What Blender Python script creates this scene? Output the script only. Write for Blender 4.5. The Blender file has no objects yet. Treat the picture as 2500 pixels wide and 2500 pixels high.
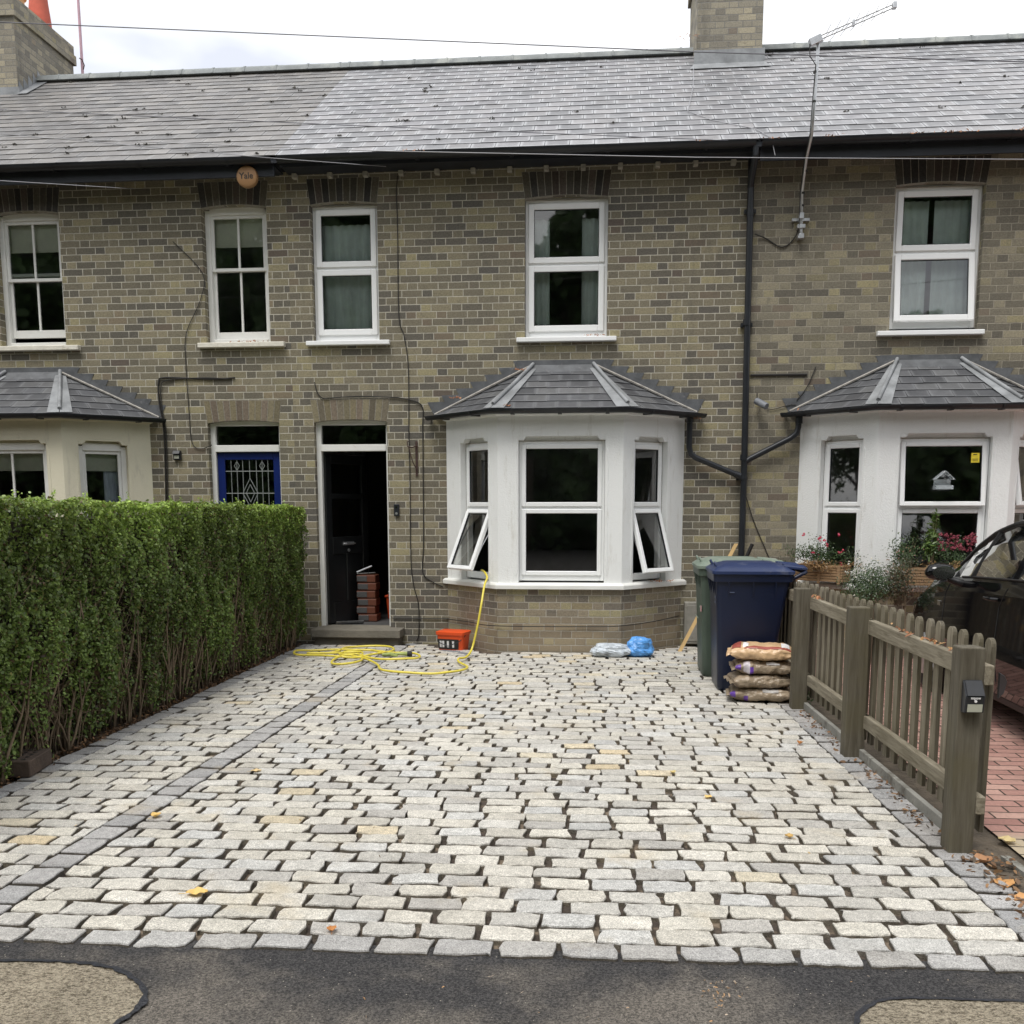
import bpy, bmesh, math, random
import numpy as np
from mathutils import Vector, Matrix, noise as mnoise

rnd = random.Random(7)
R = math.radians
scene = bpy.context.scene

# ------------------------------------------------------------------ camera
F_PX, CY = 2405.0, 1566.0                      # focal length and principal row of the 2500 px picture
cam_d = bpy.data.cameras.new('camera')
cam = bpy.data.objects.new('camera', cam_d)
scene.collection.objects.link(cam)
scene.camera = cam
cam_d.sensor_fit = 'HORIZONTAL'
cam_d.sensor_width = 36.0
cam_d.lens = 36.0 * F_PX / 2500.0
cam_d.shift_x = 0.0
cam_d.shift_y = (CY - 1250.0) / 2500.0
cam_d.clip_start = 0.05
cam_d.clip_end = 2000.0
yaw, pitch, roll = -R(5.29), R(8.05), -R(.085)
cyw, syw, cp, sp = math.cos(yaw), math.sin(yaw), math.cos(pitch), math.sin(pitch)
fw = Vector((syw * cp, cyw * cp, -sp))
r0 = Vector((cyw, -syw, 0))
u0 = r0.cross(fw)
rr = math.cos(roll) * r0 + math.sin(roll) * u0
uu = -math.sin(roll) * r0 + math.cos(roll) * u0
cam.matrix_world = Matrix(((rr.x, uu.x, -fw.x, 0.0), (rr.y, uu.y, -fw.y, -11.0), (rr.z, uu.z, -fw.z, 1.58), (0, 0, 0, 1)))

# ------------------------------------------------------------------ light
SUN_EL, SUN_ROT = R(64), R(200)
world = bpy.data.worlds.new("World")
scene.world = world
world.use_nodes = True
wt = world.node_tree
wt.nodes.clear()
wo = wt.nodes.new('ShaderNodeOutputWorld')
bg = wt.nodes.new('ShaderNodeBackground')
sky = wt.nodes.new('ShaderNodeTexSky')
sky.sky_type = 'NISHITA'
sky.sun_disc = False
sky.sun_elevation = SUN_EL
sky.sun_rotation = SUN_ROT
tc = wt.nodes.new('ShaderNodeTexCoord')
nz = wt.nodes.new('ShaderNodeTexNoise')
nz.inputs['Scale'].default_value = 2.2
nz.inputs['Detail'].default_value = 5
mp = wt.nodes.new('ShaderNodeMapping')
mp.inputs['Scale'].default_value = (1, 1, 2.6)
wt.links.new(tc.outputs['Generated'], mp.inputs['Vector'])
wt.links.new(mp.outputs['Vector'], nz.inputs['Vector'])
cr = wt.nodes.new('ShaderNodeValToRGB')
cr.color_ramp.elements[0].position = .40
cr.color_ramp.elements[0].color = (7.3, 7.6, 8.4, 1)
cr.color_ramp.elements[1].position = .57
cr.color_ramp.elements[1].color = (13.5, 13.45, 13.3, 1)
wt.links.new(nz.outputs['Fac'], cr.inputs['Fac'])
mx = wt.nodes.new('ShaderNodeMix')
mx.data_type = 'RGBA'
mx.inputs['Factor'].default_value = .9
wt.links.new(sky.outputs[0], mx.inputs[6])
wt.links.new(cr.outputs[0], mx.inputs[7])
wt.links.new(mx.outputs[2], bg.inputs['Color'])
bg.inputs['Strength'].default_value = 0.09
wt.links.new(bg.outputs[0], wo.inputs['Surface'])

sd = bpy.data.lights.new('sun', 'SUN')
sd.energy = 1.9
sd.angle = R(26)
sd.color = (1.0, .97, .92)
sun = bpy.data.objects.new('sun', sd)
scene.collection.objects.link(sun)
sdir = Vector((math.sin(SUN_ROT) * math.cos(SUN_EL), math.cos(SUN_ROT) * math.cos(SUN_EL), math.sin(SUN_EL)))
sun.rotation_euler = (-sdir).to_track_quat('-Z', 'Y').to_euler()

scene.view_settings.view_transform = 'Standard'
scene.view_settings.look = 'None'
scene.view_settings.gamma = 1.0
scene.view_settings.exposure = 0.48
scene.cycles.max_bounces = 6
scene.cycles.transparent_max_bounces = 8
scene.cycles.use_denoising = True

# ------------------------------------------------------------------ node helpers
class S:
    """a socket with arithmetic"""
    def __init__(s, t, k): s.t, s.k = t, k
    def _m(s, op, *a, clamp=False):
        n = s.t.nodes.new('ShaderNodeMath'); n.operation = op; n.use_clamp = clamp
        for i, v in enumerate((s,) + a):
            if isinstance(v, S): s.t.links.new(v.k, n.inputs[i])
            else: n.inputs[i].default_value = v
        return S(s.t, n.outputs[0])
    def __add__(s, o): return s._m('ADD', o)
    def __sub__(s, o): return s._m('SUBTRACT', o)
    def __mul__(s, o): return s._m('MULTIPLY', o)
    def __truediv__(s, o): return s._m('DIVIDE', o)
    def floor(s): return s._m('FLOOR')
    def fract(s): return s._m('FRACT')
    def mod(s, o): return s._m('FLOORED_MODULO', o)
    def gt(s, o): return s._m('GREATER_THAN', o)
    def lt(s, o): return s._m('LESS_THAN', o)
    def min(s, o): return s._m('MINIMUM', o)
    def max(s, o): return s._m('MAXIMUM', o)
    def abs(s): return s._m('ABSOLUTE')
    def pow(s, o): return s._m('POWER', o)
    def rsub(s, c): return (s * -1.0) + c
    def clamp(s): return s._m('ADD', 0.0, clamp=True)
    def ss(s, a, b):
        n = s.t.nodes.new('ShaderNodeMapRange'); n.interpolation_type = 'SMOOTHSTEP'
        s.t.links.new(s.k, n.inputs['Value'])
        n.inputs['From Min'].default_value = a; n.inputs['From Max'].default_value = b
        return S(s.t, n.outputs[0])

class T:
    def __init__(s, name):
        s.m = bpy.data.materials.new(name); s.m.use_nodes = True
        s.t = s.m.node_tree; s.n = s.t.nodes; s.l = s.t.links
        s.n.clear()
        s.out = s.n.new('ShaderNodeOutputMaterial')
        s.b = s.n.new('ShaderNodeBsdfPrincipled')
        s.l.new(s.b.outputs[0], s.out.inputs['Surface'])
        s.tc = s.n.new('ShaderNodeTexCoord')
    def sep(s, k):
        n = s.n.new('ShaderNodeSeparateXYZ'); s.l.new(k, n.inputs[0])
        return [S(s.t, n.outputs[i]) for i in range(3)]
    def comb(s, *a):
        n = s.n.new('ShaderNodeCombineXYZ')
        for i, v in enumerate(a):
            if isinstance(v, S): s.l.new(v.k, n.inputs[i])
            else: n.inputs[i].default_value = v
        return n.outputs[0]
    def noise(s, scale, detail=2, rough=.5, vec=None, dist=0, stretch=None):
        n = s.n.new('ShaderNodeTexNoise')
        n.inputs['Scale'].default_value = scale; n.inputs['Detail'].default_value = detail
        n.inputs['Roughness'].default_value = rough; n.inputs['Distortion'].default_value = dist
        v = vec or s.tc.outputs['Object']
        if stretch:
            mp = s.n.new('ShaderNodeMapping'); mp.inputs['Scale'].default_value = stretch
            s.l.new(v, mp.inputs['Vector']); v = mp.outputs[0]
        s.l.new(v, n.inputs['Vector'])
        return S(s.t, n.outputs['Fac'])
    def voro(s, scale, vec=None, feature='F1'):
        n = s.n.new('ShaderNodeTexVoronoi'); n.feature = feature
        n.inputs['Scale'].default_value = scale
        s.l.new(vec or s.tc.outputs['Object'], n.inputs['Vector'])
        return n
    def white(s, vec):
        n = s.n.new('ShaderNodeTexWhiteNoise'); s.l.new(vec, n.inputs['Vector'])
        return S(s.t, n.outputs['Value']), n.outputs['Color']
    def ramp(s, f, stops):
        n = s.n.new('ShaderNodeValToRGB'); e = n.color_ramp.elements
        while len(e) < len(stops): e.new(0.5)
        for i, (p, c) in enumerate(stops):
            e[i].position = p; e[i].color = (*c, 1) if len(c) == 3 else c
        s.l.new(f.k, n.inputs['Fac'])
        return n.outputs[0]
    def mix(s, f, a, b, mode='MIX'):
        n = s.n.new('ShaderNodeMix'); n.data_type = 'RGBA'; n.blend_type = mode
        if isinstance(f, S): s.l.new(f.k, n.inputs[0])
        else: n.inputs[0].default_value = f
        for i, v in ((6, a), (7, b)):
            if isinstance(v, (tuple, list)): n.inputs[i].default_value = (*v[:3], 1)
            else: s.l.new(v, n.inputs[i])
        return n.outputs[2]
    def gray(s, f):
        n = s.n.new('ShaderNodeCombineColor')
        for i in range(3): s.l.new(f.k, n.inputs[i])
        return n.outputs[0]
    def attr(s, name='col'):
        n = s.n.new('ShaderNodeAttribute'); n.attribute_name = name
        return n.outputs['Color']
    def col(s, c):
        if isinstance(c, (tuple, list)): s.b.inputs['Base Color'].default_value = (*c[:3], 1)
        else: s.l.new(c, s.b.inputs['Base Color'])
    def rough(s, r):
        if isinstance(r, S): s.l.new(r.k, s.b.inputs['Roughness'])
        else: s.b.inputs['Roughness'].default_value = r
    def spec(s, v): s.b.inputs['Specular IOR Level'].default_value = v
    def bump(s, h, dist, strength=1.0):
        n = s.n.new('ShaderNodeBump'); n.inputs['Distance'].default_value = dist
        n.inputs['Strength'].default_value = strength
        s.l.new(h.k, n.inputs['Height']); s.l.new(n.outputs[0], s.b.inputs['Normal'])

def simple(name, c, rough=.6, var=.2, vs=6, bump=0, bs=80, metal=0, spec=.5, attr=False, dirt=None, stretch=None, coat=0):
    t = T(name)
    f = t.noise(vs, 4, .6, stretch=stretch)
    lo, hi = 1 - var, 1 + var
    g = t.gray(f.ss(.2, .8) * (hi - lo) + lo)
    base = t.attr() if attr else c
    k = t.mix(1.0, base, g, 'MULTIPLY')
    if dirt:
        d = t.noise(dirt[1], 5, .65)
        k = t.mix(d.ss(dirt[2], dirt[3]), k, dirt[0])
    t.col(k); t.rough(rough); t.spec(spec)
    t.b.inputs['Metallic'].default_value = metal
    t.b.inputs['Coat Weight'].default_value = coat
    if bump: t.bump(t.noise(bs, 3, stretch=stretch), bump)
    return t.m

def brick_mat(name, tones, mortar, buff=0, jw=.0045, gauge=.0758, phase=0.0, seed=0, yellow=(.31, .275, .165), ylow=.55):
    t = T(name)
    u, v, _ = t.sep(t.tc.outputs['UV'])
    uv3 = t.comb(u, v, float(seed))
    wob = t.noise(9, 2, vec=uv3) - .5
    wob2 = t.noise(40, 3, .7, vec=uv3) - .5
    z = (v - phase + wob * .006) / gauge
    row = z.floor(); f = z.fract()
    P = .3375
    rj = t.white(t.comb(row, 3.0 + seed, 1.0))[0]
    x = (u + row.mod(2.0) * (P / 2) + (rj - .5) * .03) / P
    cell = x.floor(); g = x.fract()
    h = g.gt(2 / 3)
    ds = g.min(g.rsub(2 / 3))
    dh = (g - 2 / 3).min(g.rsub(1.0))
    dv = (ds + h * (dh - ds)) * P
    db = f.min(f.rsub(1.0)) * gauge
    d = dv.min(db) + wob2 * .004
    brick = d.ss(jw - .0010, jw + .0012)
    idv = t.comb(cell * 2.0 + h, row, float(seed))
    w1, wc = t.white(idv)
    w2 = t.white(t.comb(row, cell * 2.0 + h, 7.0 + seed))[0]
    big = t.noise(.55, 3, .6, vec=uv3)
    k = (w1 * .95 + big * .8 - .38).clamp()
    bc = t.ramp(k, tones)
    ymask = (w2 + (big - .5) * .5 + (v.rsub(3.0) * .02)).ss(1.0 - ylow * .45, 1.02)
    bc = t.mix(ymask, bc, yellow)
    fine = t.noise(60, 5, .7, vec=uv3)
    bc = t.mix(1.0, bc, t.gray(fine.ss(.25, .75) * .5 + .75), 'MULTIPLY')
    blot = t.noise(14, 4, .7, vec=uv3)
    bc = t.mix(blot.ss(.54, .72) * .34, bc, (.075, .07, .065))
    w3 = t.white(t.comb(row, cell * 2.0 + h, 17.0 + seed))[0]
    bc = t.mix(w3.gt(.95) * .35, bc, (.15, .10, .078))
    pale = t.noise(5, 5, .8, vec=t.comb(u * 1.0, v * .6, float(seed) + 4))
    bc = t.mix(pale.ss(.60, .74) * fine.ss(.45, .62) * .5, bc, (.34, .32, .27))
    mc = t.mix(t.noise(20, 4, vec=uv3).ss(.3, .8), mortar, tuple(c * .72 for c in mortar))
    run = t.noise(1.0, 5, .75, vec=t.comb(u * 3.5, v * .55, float(seed) + 2.5))
    bc = t.mix(run.ss(.54, .72) * .38, bc, (.075, .072, .064))
    if buff:
        bc = t.mix((v + (w1 - .5) * .1).ss(.30, .40).rsub(1.0) * .5, bc, t.mix(w2, (.26, .20, .13), (.38, .31, .21)))
    t.col(t.mix(brick, mc, bc))
    t.rough(.9); t.spec(.25)
    t.bump(brick * .8 + fine * .25 + w2 * .12, .006, .9)
    return t.m

M = {}
M['brick_left'] = brick_mat('stock_brick_left', [(0, (.115, .107, .09)), (.35, (.155, .14, .105)), (.7, (.21, .187, .133)), (1, (.29, .255, .168))], (.52, .49, .41), seed=1)
M['brick_mid'] = brick_mat('stock_brick_mid', [(0, (.115, .107, .093)), (.3, (.147, .132, .102)), (.7, (.20, .178, .128)), (1, (.27, .238, .158))], (.50, .47, .39), seed=5, ylow=.42)
M['brick_right'] = brick_mat('stock_brick_right', [(0, (.12, .11, .09)), (.4, (.178, .162, .125)), (.75, (.225, .204, .153)), (1, (.29, .26, .185))], (.36, .33, .265), jw=.004, seed=9)
M['brick_chimney'] = brick_mat('chimney_brick', [(0, (.20, .185, .155)), (.5, (.29, .265, .21)), (1, (.40, .355, .26))], (.26, .25, .225), seed=12)
M['brick_base'] = brick_mat('bay_base_brick', [(0, (.13, .115, .098)), (.4, (.19, .165, .13)), (1, (.28, .235, .165))], (.42, .385, .325), 1, seed=20)

def voussoir_mat():
    t = T('arch_brick')
    c = t.attr(); n = t.noise(45, 5, .7)
    c = t.mix(1.0, c, t.gray(n.ss(.25, .8) * .6 + .7), 'MULTIPLY')
    t.col(c); t.rough(.9); t.spec(.25); t.bump(n, .004)
    return t.m
M['arch'] = voussoir_mat()

def slate_mat(name, edge):
    t = T(name)
    u, v, _ = t.sep(t.tc.outputs['UV'])
    c = t.attr()
    n = t.noise(7, 5, .7); n2 = t.noise(40, 4, .7)
    c = t.mix(1.0, c, t.gray(n.ss(.25, .8) * .35 + .82), 'MULTIPLY')
    d = (u.min(u.rsub(1.0)) * 1.0).min(v * .8) + (n2 - .5) * .08
    c = t.mix(d.ss(.03, .16).rsub(1.0) * edge, c, (.50, .51, .53))
    sp_ = t.noise(2.2, 5, .75, stretch=(1, 1, 1))
    c = t.mix(sp_.ss(.6, .72) * .35, c, (.13, .12, .12))
    t.col(c); t.rough(.5); t.spec(.5)
    t.bump(n2, .002)
    return t.m
M['slate_old'] = slate_mat('weathered_slate', .15)
M['slate_new'] = slate_mat('lilac_slate', .5)
M['slate_bay'] = slate_mat('dark_bay_slate', .12)

M['lead'] = simple('lead', (.25, .26, .27), .5, .35, 5, .002, 30, spec=.5, dirt=((.3, .31, .32), 9, .52, .75))
M['lead_dark'] = simple('lead_dark', (.10, .105, .112), .55, .35, 7, .002, 30, dirt=((.2, .2, .21), 12, .58, .8))
M['mortar'] = simple('cement_fillet', (.36, .34, .31), .9, .3, 20, .004, 60)
def render_mat(name, c):
    t = T(name)
    n = t.noise(70, 4, .6); n2 = t.noise(1.3, 5, .7)
    k = t.mix(n2.ss(.55, .8) * .35, c, tuple(x * .72 for x in c))
    st = t.noise(5, 5, .7, stretch=(3, 3, .5))
    k = t.mix(st.ss(.54, .78) * .42, k, (.42, .39, .32))
    t.col(k); t.rough(.75); t.spec(.3); t.bump(n, .006, .8)
    return t.m
M['white_render'] = render_mat('white_masonry_paint', (.80, .81, .80))
M['white_smooth'] = simple('white_gloss_wood', (.74, .74, .71), .45, .06, 4, .001, 25, dirt=((.42, .34, .26), 6, .66, .85))
M['cream_render'] = render_mat('cream_masonry_paint', (.72, .68, .53))
M['upvc'] = simple('white_upvc', (.84, .85, .85), .3, .03, 3, dirt=((.52, .46, .38), 5, .68, .9))
M['seal'] = simple('sealant_edge', (.42, .39, .35), .7, .2, 12)
M['cream_stone'] = simple('painted_stone_sill', (.70, .67, .58), .7, .1, 8, .004, 40, dirt=((.40, .34, .26), 9, .58, .8))
M['black_plastic'] = simple('black_plastic', (.014, .016, .02), .35, .3, 4)
M['fascia'] = simple('black_fascia', (.018, .021, .028), .5, .3, 4)
M['soffit_pale'] = simple('pale_rafter_end', (.35, .33, .28), .8, .3, 12)
M['dark_in'] = simple('dim_interior', (.50, .51, .53), .9, .3, 2)
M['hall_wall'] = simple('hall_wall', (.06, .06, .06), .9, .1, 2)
M['curtain'] = simple('grey_green_curtain', (.72, .80, .76), .9, .12, 5)
M['curtain_blue'] = simple('pale_blue_curtain', (.65, .7, .82), .9, .12, 5)
M['blind'] = simple('cream_blind', (.66, .66, .55), .9, .1, 5)
M['blue_door'] = simple('blue_gloss_paint', (.006, .018, .12), .3, .1, 4)
M['black_door'] = simple('black_gloss_paint', (.012, .013, .014), .3, .2, 4)
M['step'] = simple('worn_step_stone', (.17, .155, .125), .85, .25, 5, .005, 50)
M['lead_came'] = simple('lead_came', (.22, .24, .23), .5, .1)
M['steel'] = simple('galvanised_steel', (.55, .56, .57), .35, .15, 10, metal=.8)
M['rust'] = simple('rusted_iron', (.055, .03, .024), .8, .4, 25)
M['cable'] = simple('black_cable', (.02, .018, .016), .6, .2)
M['wire_grey'] = simple('grey_wire', (.10, .10, .12), .5, .1)
M['wire_light'] = simple('pale_wire', (.33, .33, .35), .5, .1)
M['terracotta'] = simple('red_terracotta', (.50, .115, .075), .8, .15, 5, .003)
M['buff_clay'] = simple('buff_clay', (.62, .36, .17), .85, .2, 6, .003)
M['ridge'] = simple('grey_ridge_tile', (.20, .215, .215), .7, .25, 6, .003, 30, dirt=((.33, .34, .31), 3, .5, .75))
M['bin_blue'] = simple('blue_bin_plastic', (.003, .008, .030), .36, .15, 3, .0008, 200, dirt=((.05, .06, .09), 4, .62, .9))
M['bin_lid'] = simple('blue_lid_plastic', (.014, .027, .085), .42, .15, 3, .0008, 200, dirt=((.12, .13, .17), 5, .55, .8))
M['bin_green'] = simple('green_bin_plastic', (.06, .085, .065), .5, .2, 3, .0008, 200)
M['bin_green_lid'] = simple('green_lid_plastic', (.16, .20, .16), .6, .2, 3, .0008, 200, dirt=((.28, .27, .24), 6, .5, .75))
M['rubber'] = simple('black_rubber', (.015, .015, .015), .7, .2)
M['kraft'] = simple('brown_sand_bag', (.30, .235, .165), .3, .2, 7, .02, 22)
M['kraft_top'] = simple('orange_sand_bag', (.58, .39, .22), .35, .12, 7, .012, 18)
M['bag_clear'] = simple('clear_plastic_bag', (.50, .55, .60), .25, .25, 9, .03, 12)
M['bag_blue'] = simple('blue_plastic_bag', (.10, .32, .72), .3, .3, 9, .03, 12)
M['print_purple'] = simple('purple_print', (.13, .05, .35), .4, .1)
M['print_red'] = simple('red_brown_print', (.30, .07, .05), .4, .1)
M['print_white'] = simple('white_print', (.75, .74, .74), .4, .05)
M['print_black'] = simple('black_print', (.02, .02, .02), .4, .05)
M['orange'] = simple('orange_plastic', (.75, .085, .015), .35, .08, 5)
M['hose'] = simple('yellow_hose', (.72, .60, .08), .35, .1, 20)
M['hose_fit'] = simple('hose_fitting', (.30, .36, .10), .5, .3, 20)
M['yellow'] = simple('yellow_paper', (.85, .68, .05), .6, .05)
M['amber'] = simple('orange_alarm_cover', (.36, .20, .09), .5, .1)
M['plank'] = simple('sawn_timber', (.50, .34, .15), .8, .15, 4, .002, 30, stretch=(3, 3, .6))
M['meter'] = simple('grey_meter_box', (.25, .24, .21), .8, .25, 6, .003, 30, dirt=((.12, .11, .08), 7, .5, .7))
M['earth'] = simple('bare_earth', (.10, .08, .058), .95, .4, 12, .02, 40)
M['block'] = simple('perforated_clay_brick', (.085, .06, .045), .9, .3, 14, .004, 50)
M['stem'] = simple('hedge_stems', (.17, .125, .08), .9, .35, 9, .003, 60)
M['car_paint'] = simple('black_car_paint', (.004, .004, .005), .05, .1, 3)
M['car_trim'] = simple('black_car_trim', (.012, .012, .013), .45, .1)
M['chrome'] = simple('chrome', (.7, .7, .7), .15, .02, metal=1)
M['red_lamp'] = simple('red_lamp', (.4, .01, .01), .2, .02)
M['car_seat'] = simple('car_interior', (.06, .065, .068), .8, .1)
M['trellis'] = simple('planter_wood', (.30, .19, .10), .8, .25, 5, .003, 40, stretch=(.5, 3, 6))
M['solar'] = simple('solar_panel', (.02, .022, .026), .55, .2, 20)
M['lamp_lens'] = simple('lamp_lens', (.45, .46, .38), .4, .05)
M['concrete_board'] = simple('gravel_board', (.23, .225, .20), .9, .25, 6, .004, 40, dirt=((.10, .09, .07), 9, .5, .72))

def wood(name, stretch, k=1.0, moss=.55):
    tones = [(.2, tuple(k * c for c in (.085, .072, .05))), (.42, tuple(k * c for c in (.19, .165, .12))), (.6, tuple(k * c for c in (.28, .25, .19))), (.85, tuple(k * c for c in (.38, .35, .28)))]
    t = T(name)
    n = t.noise(5, 6, .65, stretch=stretch, dist=.5); b = t.noise(1.6, 4, .6)
    c = t.ramp(n, tones)
    c = t.mix(b.ss(.42, .62) * moss, c, (.105, .092, .055))
    kn = t.voro(2.2, vec=None)
    k = S(t.t, kn.outputs['Distance'])
    c = t.mix(k.ss(.03, .07).rsub(1.0) * .8, c, (.05, .035, .022))
    t.col(c); t.rough(.85); t.spec(.3); t.bump(n, .004)
    return t.m
M['wood_v'] = wood('weathered_timber_upright', (9, 9, .7), 1.0, .35)
M['wood_h'] = wood('weathered_timber_rail', (9, .7, 9), 1.0, .3)
M['wood_post'] = wood('mossy_timber_post', (7, 7, .5), .46, .7)
M['wood_edge_shaded'] = wood('weathered_edge_painted_shade', (9, 9, .7), .5, .55)  # picket edges: shade painted into the timber colour, on top of mossy weathering

def glass_mat(name, tint=(1, 1, 1), boost=1.0):
    t = T(name)
    t.n.remove(t.b)
    tr = t.n.new('ShaderNodeBsdfTransparent'); tr.inputs[0].default_value = (*tint, 1)
    gl = t.n.new('ShaderNodeBsdfGlossy'); gl.inputs['Roughness'].default_value = .02
    gl.inputs[0].default_value = (1, 1, 1, 1)
    fr = t.n.new('ShaderNodeFresnel'); fr.inputs['IOR'].default_value = 1.5
    f = (S(t.t, fr.outputs[0]) * 2.5 * boost).clamp()
    mx = t.n.new('ShaderNodeMixShader')
    t.l.new(f.k, mx.inputs[0]); t.l.new(tr.outputs[0], mx.inputs[1]); t.l.new(gl.outputs[0], mx.inputs[2])
    t.l.new(mx.outputs[0], t.out.inputs['Surface'])
    return t.m
M['glass'] = glass_mat('window_glass', (.9, .93, .92))
M['glass_dark'] = glass_mat('tinted_glass', (.3, .33, .33))
M['glass_fan'] = glass_mat('obscure_fanlight_glass', (.25, .28, .26), .8)
M['acrylic'] = simple('clear_acrylic', (.62, .67, .70), .25, .1, 20)
M['acrylic'].node_tree.nodes['Principled BSDF'].inputs['Alpha'].default_value = .42

def sett_mat():
    t = T('granite_setts')
    c = t.attr()
    n = t.noise(190, 3, .8); n2 = t.noise(35, 5, .7); n3 = t.noise(9, 4, .6)
    c = t.mix(1.0, c, t.gray(n.ss(.35, .65) * .75 + .60), 'MULTIPLY')
    c = t.mix(1.0, c, t.gray(n2.ss(.3, .7) * .3 + .84), 'MULTIPLY')
    c = t.mix(1.0, c, t.gray(n3.ss(.2, .8) * .25 + .86), 'MULTIPLY')
    sp_ = t.voro(90)
    k = S(t.t, sp_.outputs['Distance'])
    c = t.mix(k.ss(.08, .16).rsub(1.0) * n3.ss(.45, .6) * .6, c, (.06, .06, .06))
    ru = t.noise(2.0, 4, .6)
    c = t.mix(ru.ss(.57, .72) * .35, c, (.50, .40, .24))
    du = t.noise(.8, 5, .7)
    c = t.mix(du.ss(.5, .75) * .35, c, (.33, .30, .26))
    t.col(c); t.rough(.8); t.spec(.3)
    t.bump(n2 * .9 + n * .5, .009, 1.0)
    return t.m
M['sett'] = sett_mat()

def tarmac():
    t = T('new_tarmac')
    n = t.noise(115, 4, .85); n2 = t.noise(1.7, 5, .62, dist=.3); n3 = t.noise(9, 4, .7)
    x, y, z = t.sep(t.tc.outputs['Object'])
    c = t.mix(n.ss(.38, .68), (.010, .010, .012), (.105, .10, .097))
    dust = (n2 + (n3 - .5) * .22 + (y * -.5 - 3.96)).ss(.42, .75)
    dc = t.mix(n.ss(.33, .66), (.045, .04, .034), (.33, .29, .24))
    c = t.mix(dust * .7, c, dc)
    v = t.voro(55); k = S(t.t, v.outputs['Distance'])
    w, _ = t.white(v.outputs['Position'])
    c = t.mix(k.ss(.10, .16).rsub(1.0) * w.gt(.86), c, (.42, .38, .32))
    t.col(c); t.rough(.8); t.spec(.35); t.bump(n, .008, 1.0)
    return t.m
M['tarmac'] = tarmac()
def oldtar(name, a, b):
    t = T(name)
    n = t.noise(75, 4, .75, stretch=(1, 1.6, 1)); n2 = t.noise(2.2, 4, .6); n3 = t.noise(200, 2, .6)
    c = t.mix(n.ss(.34, .60), a, b)
    c = t.mix(1.0, c, t.gray(n2.ss(.3, .7) * .3 + .85), 'MULTIPLY')
    c = t.mix(1.0, c, t.gray(n3.ss(.3, .7) * .5 + .72), 'MULTIPLY')
    t.col(c); t.rough(.9); t.spec(.25); t.bump(n, .016, 1.0)
    return t.m
M['old_tarmac'] = oldtar('worn_tarmac', (.10, .08, .055), (.46, .40, .30))
M['bitumen'] = simple('bitumen_joint', (.016, .017, .022), .5, .5, 60, .01, 90)
M['road'] = oldtar('road_asphalt', (.05, .05, .05), (.16, .15, .14))
M['joint'] = simple('sandy_joint', (.055, .042, .032), .95, .5, 25, .01, 90, dirt=((.20, .155, .11), 7, .5, .66))

def blockpave():
    t = T('red_block_paving')
    x, y, z = t.sep(t.tc.outputs['Object'])
    wob = (t.noise(14, 2) - .5) * .008
    L_, H_ = .21, .105
    row = ((y + wob) / H_).floor(); f = ((y + wob) / H_).fract()
    xs = (x + wob + row.mod(2.0) * L_ / 2) / L_
    cell = xs.floor(); g = xs.fract()
    d = (g.min(g.rsub(1.0)) * L_).min(f.min(f.rsub(1.0)) * H_)
    m = d.ss(.003, .007)
    w, _ = t.white(t.comb(cell, row, 2.0))
    c = t.ramp(w, [(0, (.29, .155, .13)), (.5, (.38, .215, .18)), (1, (.46, .29, .24))])
    n = t.noise(60, 4, .7); n2 = t.noise(3, 4, .6)
    c = t.mix(1.0, c, t.gray(n.ss(.2, .8) * .35 + .8), 'MULTIPLY')
    sand = t.mix(w, (.33, .27, .19), (.42, .35, .25))
    c = t.mix(y.ss(-6.35, -6.15).rsub(1.0), c, sand)
    c = t.mix(n2.ss(.5, .7) * .25, c, (.18, .13, .10))
    c = t.mix(m, (.055, .045, .035), c)
    deb = t.noise(28, 4, .75)
    c = t.mix(deb.ss(.68, .74) * .8, c, (.07, .045, .03))
    t.col(c); t.rough(.85); t.spec(.3); t.bump(m + n * .2, .004)
    return t.m
M['blockpave'] = blockpave()

def leaf_mat(name, transl=.25, rough=.4):
    t = T(name)
    c = t.attr(); t.col(c); t.rough(rough); t.spec(.4)
    tr = t.n.new('ShaderNodeBsdfTranslucent'); t.l.new(c, tr.inputs[0])
    mx = t.n.new('ShaderNodeMixShader'); mx.inputs[0].default_value = transl
    t.l.new(t.b.outputs[0], mx.inputs[1]); t.l.new(tr.outputs[0], mx.inputs[2])
    t.l.new(mx.outputs[0], t.out.inputs['Surface'])
    return t.m
M['leaf'] = leaf_mat('hedge_leaves', .3, .32)
M['leaf_dry'] = leaf_mat('dry_leaves', .15, .6)
M['petal'] = leaf_mat('petals', .3, .6)
M['tree_leaf'] = leaf_mat('tree_leaves', .2, .5)
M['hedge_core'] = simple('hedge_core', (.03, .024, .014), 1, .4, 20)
M['bark'] = simple('bark', (.09, .07, .05), .9, .3, 8)

# ------------------------------------------------------------------ mesh helpers
ORG = {}
def origin(o): return ORG.get(o.name, Vector((0, 0, 0))) if o else Vector((0, 0, 0))

def link(name, me, parent=None, org=None):
    o = bpy.data.objects.new(name, me)
    scene.collection.objects.link(o)
    if parent is not None:
        o.parent = parent
        ORG[o.name] = origin(parent)
    elif org is not None:
        o.location = org
        ORG[o.name] = Vector(org)
    return o

def thing(name, label, cat, loc=(0, 0, 0), group=None):
    o = bpy.data.objects.new(name, None)
    scene.collection.objects.link(o)
    o.location = loc
    o.empty_display_size = .1
    ORG[o.name] = Vector(loc)
    o['label'] = label; o['category'] = cat
    if group: o['group'] = group
    return o

def tag(o, label=None, cat=None, group=None, kind=None):
    if label: o['label'] = label
    if cat: o['category'] = cat
    if group: o['group'] = group
    if kind: o['kind'] = kind
    return o

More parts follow.
